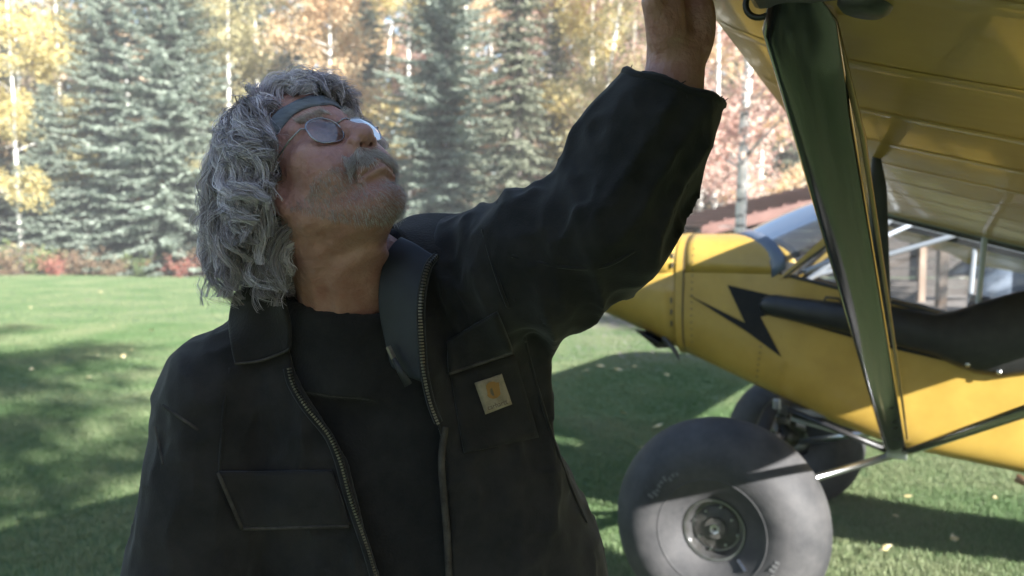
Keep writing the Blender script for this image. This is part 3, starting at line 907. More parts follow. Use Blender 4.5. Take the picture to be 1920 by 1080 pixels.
# fuselage stations: x, bottom, shoulder, top, half width, lower power, upper power
ST = np.array([
    (-1.66, 1.26, 1.38, 1.47, 0.15, 2.2, 2.2),
    (-1.60, 1.20, 1.37, 1.52, 0.22, 2.3, 2.4),
    (-1.50, 1.15, 1.36, 1.555, 0.275, 2.6, 2.6),
    (-1.35, 1.10, 1.36, 1.578, 0.315, 3.0, 3.0),
    (-1.20, 1.045, 1.37, 1.588, 0.332, 3.4, 3.2),
    (-0.99, 0.955, 1.385, 1.592, 0.342, 4.2, 3.2),
    (-0.70, 0.845, 1.385, 1.596, 0.348, 5.5, 2.8),
    (-0.50, 0.772, 1.385, 1.590, 0.350, 7, 2.6),
    (-0.25, 0.672, 1.325, 1.60, 0.350, 9, 2.6),
    (0.03, 0.592, 1.255, 1.60, 0.350, 10, 2.6),
    (0.51, 0.535, 1.13, 1.60, 0.345, 10, 2.6),
    (1.25, 0.46, 1.02, 1.42, 0.325, 10, 2.6),
    (2.2, 0.37, 0.86, 1.13, 0.255, 9, 2.2),
    (3.2, 0.29, 0.68, 0.86, 0.165, 8, 2.2),
    (4.3, 0.22, 0.47, 0.57, 0.06, 6, 2.2),
    (4.75, 0.21, 0.38, 0.45, 0.03, 4, 2.2)])
def stn(x): return [float(np.interp(x, ST[:, 0], ST[:, k])) for k in range(1, 7)]
def side_y(x, z):
    zb, zs, zt, hw, nl, nu = stn(x)
    if z <= zs: t = min(1, abs(z - zs) / (zs - zb)); n_ = nl
    else: t = min(1, abs(z - zs) / (zt - zs)); n_ = nu
    return CY - hw * max(0.0, 1 - t ** n_) ** (1 / n_)
def sup(c, n_): return math.copysign(abs(c) ** (2 / n_), c)
def low_section(x, k=40):
    zb, zs, zt, hw, nl, nu = stn(x)
    return [(x, CY - hw * sup(math.cos(a), nl), zs - (zs - zb) * sup(math.sin(a), nl)) for a in np.linspace(0, math.pi, k)]
def top_section(x, k=25):
    zb, zs, zt, hw, nl, nu = stn(x)
    return [(x, CY - hw * sup(math.cos(a), nu), zs + (zt - zs) * sup(math.sin(a), nu)) for a in np.linspace(0, math.pi, k)]
XSEAM = -0.99
cowl_x = [-1.66, -1.63, -1.6, -1.55, -1.5, -1.42, -1.35, -1.27, -1.2, -1.1, XSEAM - .004]
mb = MB()
mb.grid([low_section(x) for x in cowl_x]); mb.grid([top_section(x) for x in cowl_x], True)
cowling = mb.build('cowling', M_yel, plane, angle=35, solid=.004, off=-1)
# nose bowl with cooling inlet, spinner and propeller
mb = MB(); fr = low_section(-1.66) + top_section(-1.66)[::-1]
mb.add([(-1.665, CY, 1.37)] + fr, [(0, i, i + 1) for i in range(1, len(fr))]); mb.build('nose_bowl', M_satin, cowling)
mb = MB(); mb.lathe([(.0, -.24), (.035, -.22), (.075, -.15), (.10, -.06), (.11, 0)], (-1.68, CY, 1.37), (1, 0, 0), 28)
mb.build('spinner', M_alu, plane, smooth=True)
mb = MB()
for s in (-1, 1):
    G = []
    for t in np.linspace(0.06, 0.98, 14):
        ch = .075 + .05 * math.sin(min(1, t * 1.3) * math.pi) ; tw = 0.9 - .6 * t
        row = []
        for q in np.linspace(0, 2 * math.pi, 9)[:-1]:
            cx, cz = math.cos(q) * ch, math.sin(q) * .012 * (1.3 - t)
            e1 = s * (cx * math.cos(tw) - cz * math.sin(tw)); e2 = s * t
            row.append((-1.74 + (cx * math.sin(tw) + cz * math.cos(tw)) * .6, CY + e2 * math.sin(1.3) + e1 * math.cos(1.3), 1.37 + e2 * math.cos(1.3) - e1 * math.sin(1.3)))
        G.append(row + [row[0]])
    mb.grid(G)
mb.build('propeller', M_satin, plane, smooth=True)
# cowl details: seam strap, hinge pins, lower outlet lip, fasteners
sp = low_section(XSEAM, 60)[:31][::-1] + []
tp = top_section(XSEAM, 40)[:21]
strap = [(XSEAM - .012, p[1] - .003, p[2]) for p in sp[::1]] + [(XSEAM - .012, p[1] - .003 * (1 - i / 21), p[2] + .003 * i / 21) for i, p in enumerate(tp)]
def band(pts, wd): return [[(p[0] - wd / 2, p[1], p[2]), (p[0] + wd / 2, p[1], p[2])] for p in pts]
MB().grid(band(strap, .035)).build('seam_strap', M_yel, plane, solid=.004, off=0)
M_seam = mat('dark_seam', (0.09, 0.065, 0.03), 0.7)  # dark brown for the strips along joints and gaps
MB().grid(band([(p[0] + .022, p[1] - .001, p[2]) for p in strap], .007)).build('panel_gap', M_seam, plane, solid=.003, off=0)
for z in (1.12, 1.18, 1.24, 1.42, 1.47):
    MB().box((XSEAM - .05, side_y(XSEAM - .05, z) - .004, z), (.008, .008, .03)).build('cowl_latch', M_disc, cowling, bevel=.002)
mb = MB(); mb.add([(-1.24, .05, 1.075), (-1.12, .05, 1.02), (-1.10, .30, 1.01), (-1.22, .30, 1.05), (-1.13, .08, .985), (-1.11, .26, .975)], [(0, 1, 4), (1, 2, 5, 4), (2, 3, 5), (0, 4, 5, 3)])
mb.build('outlet_lip', M_satin, cowling, solid=.006)
MB().tube([(-1.10, .10, 1.04), (-1.02, .06, .97), (-1.0, .05, .93)], [.016, .012, .002], 10).build('exhaust_stub', M_disc, cowling)

fx = [XSEAM + .004, -.9, -.8, -.7, -.6, -.5, -.42, -.33, -.25, -.15, -.05, .03, .15, .3, .51, .75, 1.0, 1.25, 1.6, 2.0, 2.4, 2.8, 3.2, 3.7, 4.3, 4.75]
mb = MB(); mb.grid([low_section(x) for x in fx])
fus = mb.build('fuselage', M_yel, plane, angle=40)
# fore deck runs back to the curved foot of the windscreen
def deck_end(y): return -0.755 + 0.245 * (abs(y - CY) / .35) ** 2.2
G = []
for u in np.linspace(0, 1, 9):
    row = []
    for a_ in np.linspace(0, math.pi, 25):
        y0 = CY - .35 * sup(math.cos(a_), 2.8)
        x = XSEAM + .004 + (deck_end(y0) - XSEAM - .004) * u
        zb, zs, zt, hw, nl, nu = stn(x)
        row.append((x, CY - hw * sup(math.cos(a_), nu), zs + (zt - zs) * sup(math.sin(a_), nu)))
    G.append(row)
MB().grid(G, True).build('fore_deck', M_yel, fus, angle=40, solid=.004, off=-1)
BASE = [Vector(p) for p in G[-1]]
ax_ = [1.25, 1.6, 2.0, 2.4, 2.8, 3.2, 3.7, 4.3, 4.75]
MB().grid([top_section(x) for x in ax_], True).build('turtle_deck', M_yel, fus, angle=40, solid=.004, off=-1)

# windscreen
TOP = []
for p in BASE:
    q = (p.y - CY) / .35
    TOP.append(Vector((-.11 - .03 * q * q, p.y, 1.855 - .12 * abs(q) ** 3)))
G = []
for u in np.linspace(0, 1, 10):
    row = []
    for b_, t_ in zip(BASE, TOP):
        p = b_.lerp(t_, u); bul = math.sin(u * math.pi) * .018
        row.append((p.x - bul * .5, p.y, p.z + bul))
    G.append(row)
wind = MB().grid(G).build('windscreen', M_wind, plane, smooth=True)
mb = MB(); mb.grid([[(b_.x - .035, b_.y + (b_.y - CY) * .012, b_.z + .004 - .02 * ((b_.y - CY) / .35) ** 2) for b_ in BASE],
                    [(b_.x + .002, b_.y + (b_.y - CY) * .014, b_.z + .008) for b_ in BASE], [(b_.x + .03, b_.y + (b_.y - CY) * .014, b_.z + .024) for b_ in BASE]])
mb.build('windscreen_base_strip', M_trim, wind, smooth=True, solid=.003, off=1)
for sy, nm in ((-.008, 'near'), (.708, 'far')):
    MB().add([(-.51, sy, 1.365), (-.455, sy, 1.385), (-.06, sy, 1.735), (-.135, sy, 1.745)], [(0, 1, 2, 3)]).build('door_post', M_yel, plane, solid=.016, off=0)
    MB().tube([(-.485, sy - .004, 1.372), (-.04, sy - .004, 1.74)], .007, 6).build('door_post_edge', M_satin, plane)

# side windows, sills, far side, cabin tubes and seats
def sill(x): return stn(x)[1]
def under(x, y=0.0): return 1.66 - .266 * x + .014 * max(0, abs(y - CY) - .35)
for sy in (.006, .694):
    xs = np.linspace(-.47, 1.18, 24)
    mb = MB(); mb.grid([[(x, sy, sill(x) + .004), (x, sy, max(sill(x) + .006, min(under(x) - .004, 1.385 + (x + .49) * .93)))] for x in xs])
    wn = mb.build('side_window', M_glass, plane)
    MB().tube([(x, sy - .006 * (1 if sy < .3 else -1), sill(x) + .004) for x in xs], .009, 6).build('window_edge', M_satin, wn)
    for x in (.33, .80):
        MB().tube([(x, sy, sill(x)), (x + .02, sy, under(x))], .012, 6).build('window_bar', M_steel, wn)
    MB().tube([(-.08, sy, 1.70), (1.2, sy, under(1.2) + .02)], .022, 8).build('upper_longeron', M_steel, plane)
for p0, p1, r_ in [((-.45, .66, 1.36), (-.03, .66, 1.70), .014), ((-.40, .04, 1.40), (.05, .66, 1.66), .012), ((-.42, .67, 1.38), (.30, .67, 1.62), .014), ((.3, .67, 1.15), (.95, .67, 1.42), .014),
                   ((.3, .05, 1.60), (.3, .66, 1.60), .014), ((-.06, .05, 1.71), (-.06, .66, 1.71), .016), ((.9, .05, 1.44), (.9, .66, 1.44), .014), ((0.3, .05, 1.6), (.9, .66, 1.44), .012)]:
    MB().tube([p0, p1], r_, 8).build('cabin_tube', M_steel, plane)
def rbox(name, c, s, m, par, rot=None, bev=.03): return MB().box(c, s, rot).build(name, m, par, bevel=bev, smooth=False)
for x in (.05, .85):
    st_ = rbox('seat', (x, .35, .86), (.42, .44, .1), M_seat, plane)
    rbox('seat_back', (x + .28, .35, 1.08), (.09, .42, .46), M_seat, st_, Matrix.Rotation(.2, 3, 'Y'))
rbox('instrument_panel', (-.52, .35, 1.32), (.03, .6, .26), M_satin, plane, bev=.01)
rbox('cabin_floor', (.3, .35, .72), (1.7, .6, .03), M_int, plane, bev=0)
rbox('cabin_bulkhead', (1.22, .35, 1.0), (.02, .6, .75), M_int, plane, bev=0)

# wings
def foil(x0, c, n_=22):
    """lower and upper outline (u 0..1) of the wing section"""
    u = 0.5 * (1 - np.cos(np.linspace(0, math.pi, n_)))
    base = -.266 * (u * c)
    e = .032 * np.exp(-u * c / .07)
    th = 2 * 5 * .068 * c * (.2969 * np.sqrt(u) - .126 * u - .3516 * u ** 2 + .2843 * u ** 3 - .1036 * u ** 4)
    return u, base + e, base + e + th
XLE, CH = -.20, 1.36
def wing_pts(y, dih):
    a_ = abs(y - CY) - .35
    s = 1.0 if a_ < 4.25 else math.sqrt(max(0.0004, 1 - ((a_ - 4.25) / .78) ** 2))
    u, lo_, up_ = foil(XLE, CH)
    x = XLE + CH * (.4 + (u - .4) * s)
    zc = 1.713 + dih * a_
    mid = (lo_ + up_) / 2
    lo2 = mid + (lo_ - mid) * s; up2 = mid + (up_ - mid) * s
    m4 = -.266 * CH * .4
    lo2 = m4 + (lo2 - m4) * (1 if s > .999 else (.3 + .7 * s)); up2 = m4 + (up2 - m4) * (1 if s > .999 else (.3 + .7 * s))
    return x, zc + lo2, zc + up2
for sgn, y_root in ((-1, .012), (1, .688)):
    ys = [y_root + sgn * t for t in list(np.linspace(0, 4.2, 25)) + [4.35, 4.5, 4.65, 4.78, 4.88, 4.95, 5.0, 5.02]]
    Gl, Gu = [], []
    for y in ys:
        x, lo_, up_ = wing_pts(y, .014)
        Gl.append([(a_, y, b_) for a_, b_ in zip(x, lo_)]); Gu.append([(a_, y, b_) for a_, b_ in zip(x, up_)])
    mb = MB(); mb.grid(Gl, sgn > 0); mb.grid(Gu, sgn < 0)
    mb.grid([[p for p in Gl[0]], [p for p in Gu[0]]], sgn > 0)
    wing = mb.build('wing', M_wing, plane, angle=50)
    # rib tapes on the lower surface, spar seam
    k = 0
    for y in np.arange(.36, 4.9, .36):
        yy = y_root + sgn * y
        x, lo_, up_ = wing_pts(yy, .014)
        rows = [[(a_, yy - .026, b_ - .0004), (a_, yy - .008, b_ - .0011), (a_, yy + .008, b_ - .0011), (a_, yy + .026, b_ - .0004)] for a_, b_ in list(zip(x, lo_))[1:-1]]
        MB().grid(rows, False).build('rib_tape', M_wing, wing, smooth=True)
    rows = []
    for y in ys[1:25]:
        x, lo_, up_ = wing_pts(y, .014); z_ = float(np.interp(.92, x, lo_))
        rows.append([(.90, y, float(np.interp(.90, x, lo_)) - .004), (.925, y, float(np.interp(.925, x, lo_)) - .004)])
    MB().grid(rows).build('flap_gap', M_seam, wing)
    MB().grid([[(a_, y_root - sgn * .004, b_ - .024), (a_, y_root - sgn * .004, b_ + .03)] for a_, b_ in list(zip(*wing_pts(y_root, .014)[:2]))]).build('root_fairing', M_satin, wing, solid=.012, off=0)
# roof between the wings: skylight
xs = np.linspace(-.13, .9, 9)
MB().grid([[(x, y, 1.66 - .266 * x + .16 * (1 if x > 0 else .9) - .12 * max(0, x - .2)) for y in np.linspace(.02, .68, 7)] for x in xs]).build('skylight', M_glass, plane, smooth=True)
MB().grid([[(x, y, 1.66 - .266 * x + .04) for y in np.linspace(.02, .68, 3)] for x in np.linspace(.9, 1.25, 3)]).build('roof_panel', M_yel, plane, solid=.01)

# struts
def strut(name, a_, b_, chord, thick, m, par):
    a_, b_ = Vector(a_), Vector(b_)
    t = (b_ - a_).normalized(); c = Vector((1, 0, 0)); c = (c - t * c.dot(t)).normalized(); nn = t.cross(c)
    sec = []
    for q in np.linspace(0, 2 * math.pi, 29)[:-1]:
        cx = math.cos(q); s_ = math.sin(q)
        sec.append((cx * chord / 2, s_ * thick / 2 * (1 - .35 * cx) ))
    G = []
    L = (b_ - a_).length
    for d_ in [0, .03, .08] + list(np.linspace(.2, L - .2, 8)) + [L - .08, L - .03, L]:
        e = min(d_, L - d_); k = .45 + .55 * min(1, e / .08)
        p = a_ + t * d_
        row = [p + c * u * k + nn * v_ * k for u, v_ in sec]
        G.append(row + [row[0]])
    return MB().grid(G).build(name, m, par, smooth=True)
FOOT = (.027, -.005, .585)
STOP = (-.045, -3.20, 1.722)
front = strut('front_strut', FOOT, STOP, .088, .036, M_blk, plane)
rear = strut('rear_strut', (.06, -.01, .585), (.78, -3.05, 1.515), .062, .028, M_blk, plane)
for t in (.185, .26, .365):
    c = Vector(FOOT).lerp(Vector(STOP), t); d_ = (Vector(STOP) - Vector(FOOT)).normalized()
    w_ = .035 if t == .365 else .012
    strut('strut_band', c - d_ * w_, c + d_ * w_, .097, .044, M_satin, front)
# fittings
MB().box((.03, -.02, .585), (.09, .05, .05)).build('strut_fitting', M_alu, plane, bevel=.006)
mb = MB(); mb.tube([(-.088 + .018 * math.cos(a_), -3.135, 1.724 + .018 * math.sin(a_)) for a_ in np.linspace(0, 2 * math.pi, 25)], .004, 8, cap=False)
mb.build('tie_down_ring', M_satin, plane, smooth=True)
MB().lathe([(0, -.012), (.022, -.012), (.029, -.006), (.030, .0), (.030, .03)], (.034, -3.18, 1.696), (.26, 0, 1), 28).build('landing_light', M_disc, plane, smooth=True)
MB().box((-.04, -3.19, 1.735), (.10, .05, .06)).build('wing_fitting', M_satin, plane, bevel=.008)
# jury strut, pitot line
def on_strut(t): return Vector(FOOT).lerp(Vector(STOP), t)
j0 = on_strut(.56); j1 = Vector((-.01, -1.87, 1.695))
strut('jury_strut', j0 + Vector((.03, 0, 0)), j1, .045, .022, M_satin, plane)
strut('jury_strut', Vector((.06, -.01, .585)).lerp(Vector((.78, -3.05, 1.515)), .6), Vector((.47, -1.85, 1.55)), .034, .02, M_satin, plane)
pl = [Vector((-.005, -3.10, 1.70)), on_strut(.9) + Vector((.055, 0, -.012)), on_strut(.6) + Vector((.058, 0, -.012)), on_strut(.35) + Vector((.058, 0, -.01)), on_strut(.12) + Vector((.055, -.01, 0))]
MB().tube(pl, .0045, 6).build('pitot_line', mat('copper_line', (.30, .20, .10), .4, metal=.6), plane, smooth=True)

# black moulded pod on the side
PX = [(-.60, 1.238, 1.236, .004), (-.59, 1.266, 1.208, .03), (-.565, 1.283, 1.19, .05), (-.52, 1.287, 1.178, .055), (-.4, 1.275, 1.155, .06), (-.2, 1.258, 1.118, .065), (-.04, 1.258, 1.082, .068),
      (.08, 1.238, 1.055, .07), (.17, 1.226, 1.036, .07), (.25, 1.245, 1.0, .07), (.33, 1.278, .972, .07), (.43, 1.318, .960, .07), (.53, 1.352, .985, .07), (.7, 1.41, 1.02, .066), (.9, 1.44, 1.06, .05), (1.05, 1.43, 1.12, .03), (1.10, 1.36, 1.25, .005)]
G = []
for x, zt, zb_, dp in PX:
    row = []
    for a_ in np.linspace(0, math.pi, 15):
        zz = (zt + zb_) / 2 + (zt - zb_) / 2 * math.cos(a_)
        row.append((x, min(side_y(x, min(zz, sill(x) - .02)), .012) - .003 - dp * math.sin(a_) ** .7, zz))
    G.append(row)
pod = MB().grid(G).build('side_pod', M_satin, plane, smooth=True)
MB().tube([(-.30, -.05, 1.262), (-.29, -.055, 1.284), (-.235, -.055, 1.279), (-.215, -.05, 1.252)], .006, 6).build('grab_handle', M_satin, pod)
for x, z in ((.30, 1.01), (.42, .985), (.50, 1.03), (.36, 1.02)):
    MB().lathe([(0, .006), (.009, .005), (.011, 0)], (x, -.045, z), (0, -1, -.3), 10).build('fastener', M_alu, pod, smooth=True)

# paintwork: lightning bolt and stripe follow the skin
def decal(name, poly):
    bm = bmesh.new()
    f = bm.faces.new([bm.verts.new((x, 0, z)) for x, z in poly])
    f.normal_update(); bmesh.ops.triangulate(bm, faces=[f], ngon_method='EAR_CLIP')
    for _ in range(4): bmesh.ops.subdivide_edges(bm, edges=[e for e in bm.edges if e.calc_length() > .03], cuts=1); bmesh.ops.triangulate(bm, faces=bm.faces[:])
    for v_ in bm.verts: v_.co.y = side_y(v_.co.x, v_.co.z) - .005
    me = bpy.data.meshes.new(name); bm.to_mesh(me); bm.free(); me.materials.append(M_decal)
    o = bpy.data.objects.new(name, me); COL.objects.link(o); o.parent = fus
decal('lightning_bolt', [(-.757, 1.327), (-.568, 1.289), (-.545, 1.19), (-.592, 1.176), (-.487, .985), (-.655, 1.10), (-.955, 1.273), (-.665, 1.143)])
decal('stripe', [(-.568, 1.289), (-.2, 1.20), (.3, 1.12), (.3, 1.0), (-.03, 1.062), (-.545, 1.19)])
# lap seams of the fabric
for x, z0, z1 in ((-.62, .83, 1.10), (-.50, .80, .97)):
    MB().grid([[(x + (z - z0) * .12, side_y(x, z) - .002, z), (x + (z - z0) * .12 + .02, side_y(x, z) - .002, z)] for z in np.linspace(z0, z1, 8)]).build('fabric_tape', M_yel, fus, solid=.003, off=0)

for k in range(15):
    z = 1.03 + k * .034
    MB().lathe([(0, .0025), (.0035, .002), (.0045, 0)], (XSEAM + .055, side_y(XSEAM + .055, z), z), (0, -1, 0), 8).build('rivet', M_disc, fus)
for k in range(9):
    t_ = k / 8; x = -.62 + .03 * t_; z = .85 + .24 * t_
    MB().lathe([(0, .0025), (.0035, .002), (.0045, 0)], (x + .01, side_y(x, z) - .003, z), (0, -1, 0), 8).build('rivet', M_disc, fus)
# tail, for the shape of the whole
def plate(name, outline, axis, th, m):
    v = []
    for s in (-th / 2, th / 2):
        for p in outline: v.append((p[0], CY + s, p[1]) if axis == 'y' else (p[0], p[1], p[2] + s))
    n_ = len(outline)
    return MB().add(v, [tuple(range(n_))[::-1], tuple(range(n_, 2 * n_))] + [(i, (i + 1) % n_, n_ + (i + 1) % n_, n_ + i) for i in range(n_)]).build(name, m, plane, bevel=.01)
plate('fin', [(3.7, .62), (4.1, 1.0), (4.5, 1.25), (4.85, 1.33), (5.2, 1.2), (5.28, .8), (5.15, .35), (4.8, .3), (4.4, .45)], 'y', .03, M_yel)
for s in (-1, 1):
    plate('tailplane', [(3.95, CY + s * .08, .60), (4.15, CY + s * .8, .56), (4.45, CY + s * 1.35, .48), (4.8, CY + s * 1.42, .39), (5.05, CY + s * 1.1, .33), (5.0, CY + s * .06, .34)], 'z', .035, M_yel)
MB().lathe([(.04, -.03), (.10, -.035), (.125, -.02), (.13, 0), (.125, .02), (.10, .035), (.04, .03)], (4.85, CY, .10), (0, 1, 0), 24).build('tail_wheel', M_rub, plane, smooth=True)
MB().tube([(4.45, CY, .24), (4.75, CY, .19), (4.85, CY, .10)], .018, 6).build('tail_spring', M_steel, plane)

# undercarriage
def wheel(y, z, out):
    c = (-.60, y, z)
    pr = [(.105, .095), (.120, .108), (.155, .140), (.205, .170), (.25, .186), (.295, .185), (.34, .165), (.38, .128), (.41, .082), (.426, .035), (.43, 0)]
    pr = pr + [(r_, -h) for r_, h in pr[::-1][1:]]
    mb = MB(); mb.lathe([(r_, h * out * -1) for r_, h in pr], c, (0, 1, 0), 72)
    wh = mb.build('wheel', M_rub, plane, smooth=True)
    rib = MB()
    for rr_, hh in ((.212, .1735),):
        rib.lathe([(rr_ - .005, -hh * out + .004 * out), (rr_ - .003, -(hh + .0005) * out), (rr_ + .003, -(hh + .0005) * out), (rr_ + .005, -hh * out + .004 * out)], c, (0, 1, 0), 72)
    rib.build('sidewall_rib', M_rub, wh, smooth=True)
    # worn moulded characters around the sidewall
    mk = MB(); rk2 = random.Random(4)
    for a0 in (0.55, 2.5, 3.9):
        for k in range(9):
            a_ = a0 + k * .07
            rr_ = .262 + rk2.uniform(-.008, .008)
            R_ = Matrix.Rotation(-a_, 3, 'Y')
            p = Vector(c) + R_ @ Vector((0, -.187 * out, rr_))
            mk.box(p, (.010, .003, rk2.uniform(.012, .026)), R_)
            if k % 2: mk.box(p + R_ @ Vector((.005, 0, .006)), (.012, .003, .004), R_)
    mk.build('moulded_mark', mat('worn_mark', (.11, .11, .11), .6), wh)
    rim = MB().lathe([(.124, -.112 * out), (.122, -.118 * out), (.113, -.117 * out), (.107, -.10 * out), (.100, -.075 * out), (.097, -.062 * out), (.06, -.058 * out), (.05, -.062 * out), (.0, -.062 * out)], c, (0, 1, 0), 48).build('rim', M_rim, wh, angle=40)
    MB().lathe([(.088, -.060 * out), (.088, -.072 * out), (.07, -.080 * out), (.045, -.082 * out), (.042, -.092 * out), (0, -.092 * out)], c, (0, 1, 0), 36).build('brake_disc', M_disc, wh, angle=40)
    MB().lathe([(.010, -.090 * out), (.010, -.106 * out), (.020, -.108 * out), (.021, -.090 * out)], c, (0, 1, 0), 6).build('axle_nut', M_alu, wh)
    for k in range(8):
        a_ = k * math.pi / 4 + .2; rr_ = .074 if k % 2 else .088
        MB().lathe([(0, -.089 * out), (.005, -.089 * out), (.006, -.07 * out)], (c[0] + math.sin(a_) * rr_, c[1], c[2] + math.cos(a_) * rr_), (0, 1, 0), 6).build('wheel_bolt', M_alu, wh)
    MB().tube([(c[0] + .14 * .707, c[1] - .128 * out, c[2] - .14 * .707), (c[0] + .135, c[1] - .165 * out, c[2] - .125)], .006, 6).build('valve_stem', M_alu, wh)
    # axle and legs
    i_ = 0 if out > 0 else .70
    MB().tube([(c[0], c[1] - .06 * out, c[2]), (c[0], c[1] + .28 * out, c[2] + .02)], .022, 8).build('axle', M_steel, plane, smooth=True)
    ax = Vector((c[0], c[1] + .26 * out, c[2] + .02))
    strut('gear_leg', ax, Vector((-.52, i_ + .03 * out, .77)), .07, .03, M_satin, plane)
    MB().tube([ax, Vector((.03, i_ + .01 * out, .575))], .017, 10).build('gear_tube', M_alu, plane, smooth=True)
    MB().tube([ax + Vector((.02, 0, .03)), Vector((-.50, CY, .62))], .016, 8).build('shock_strut', M_satin, plane, smooth=True)
    MB().tube([Vector((-.55, CY - .04 * out, .60)), Vector((-.46, CY - .16 * out, .55))], .05, 12).build('bungee_cover', M_satin, plane, smooth=True)
wheel(-.78, .372, 1)
wheel(1.50, .31, -1)
mb = MB(); mb.tube([(-.52, .03, .77), (-.50, CY, .60), (-.52, .67, .77)], .016, 8); mb.build('cabane_vee', M_satin, plane, smooth=True)
MB().tube([(-.45, .0, .735), (.03, -.005, .575)], .014, 8).build('lower_longeron', M_satin, plane, smooth=True)
MB().tube([(-.46, .2, .66), (.05, .35, .53)], .011, 8).build('brake_line', M_steel, plane, smooth=True)
for k, (x, z) in enumerate([(-.50, .76), (-.46, .73), (-.53, .70), (-.48, .68)]):
    MB().box((x, -.02 + .03 * (k % 2), z), (.035, .03, .05), Matrix.Rotation(k * .5, 3, 'Y')).build('gear_fitting', M_disc if k % 2 else M_alu, plane, bevel=.004)
MB().tube([(.50, .0, .53), (.58, -.01, .50), (.62, -.01, .53)], .02, 8).build('step', mat('rusty_step', (.25, .15, .08), .7), plane, smooth=True)

# ------------------------------------------------------------------ the man
def skin_mat():
    m = mat('skin', (0.33, 0.145, 0.115), 0.46, col2=(0.47, 0.27, 0.225), scale=26, detail=6, bump=0.6, bscale=130, bdist=0.005, spec=0.5, lo=.3, hi=.7)
    b = m.node_tree.nodes['Principled BSDF']
    b.inputs['Subsurface Weight'].default_value = 0.12
    b.inputs['Subsurface Radius'].default_value = (0.01, 0.004, 0.002)
    b.inputs['Subsurface Scale'].default_value = 0.6
    return m
M_skin = skin_mat()
M_jack = mat('duck_canvas', (0.0095, 0.0088, 0.0092), 0.85, col2=(0.024, 0.022, 0.0215), scale=14, detail=9, bump=0.25, bscale=420, sheen=0.12, bdist=.003, spec=.25)
M_edge = mat('worn_canvas_edge', (0.030, 0.027, 0.025), 0.9, col2=(0.075, 0.067, 0.06), scale=35, detail=6, bump=.3, bscale=300, bdist=.003, spec=.2)
M_cord = mat('corduroy_collar', (0.012, 0.011, 0.011), 0.9, col2=(0.020, 0.018, 0.017), scale=12, bump=.4, bscale=260, sheen=.12, bdist=.003, spec=.2)
M_swt = mat('black_sweater', (0.010, 0.0095, 0.0105), 0.9, col2=(0.021, 0.020, 0.020), scale=18, detail=8, bump=.5, bscale=260, sheen=.1, bdist=.003, spec=.2)
M_lin = mat('blue_grey_lining', (0.012, 0.014, 0.021), 0.6, col2=(0.02, 0.024, 0.035), scale=15)
M_zip = mat('zipper_metal', (0.20, 0.18, 0.15), 0.45, metal=.8, col2=(.11, .10, .085), scale=60)
M_jean = mat('dark_jeans', (0.03, 0.035, 0.05), 0.9, col2=(0.05, 0.055, 0.07), scale=12)
M_boot = mat('brown_boots', (0.07, 0.045, 0.03), 0.6, col2=(0.10, 0.07, 0.05), scale=14)
M_band = mat('headband_cloth', (0.11, 0.125, 0.15), 0.85, col2=(0.19, 0.21, 0.24), scale=30, bump=.4, bscale=120, stretch=(1, 1, 4), bdist=.003)
M_wire = mat('glasses_wire', (0.35, 0.35, 0.36), 0.25, metal=1)
M_lens = glass_mat('spectacle_lens', (0.88, 0.91, 0.95), 2.1, 0.02, 0.025, (0.42, 0.47, 0.54))  # slight bluish diffuse mix stands in for reflected sky
M_patch = mat('label_cloth', (0.22, 0.18, 0.125), 0.9, col2=(0.31, 0.26, 0.19), scale=60, bump=.3, bscale=300, bdist=.002)
M_orange = mat('label_orange', (0.26, 0.135, 0.035), 0.85)
M_brown = mat('label_print', (0.09, 0.06, 0.04), 0.9)

HO = np.array([-0.2590, 1.1239, 1.6586])
HF = np.array([0.525, -0.486, 0.699]); HL = np.array([0.588, 0.800, 0.115]); HU = np.cross(HF, HL)
HF /= np.linalg.norm(HF); HL = HL - HF * (HL @ HF); HL /= np.linalg.norm(HL); HU = np.cross(HF, HL)
HM = np.stack([HF, HL, HU])            # rows: head axes (forward, left, up)
def h2w(p): return HO + np.asarray(p, float) @ HM
def w2h(P): return (P - HO) @ HM.T

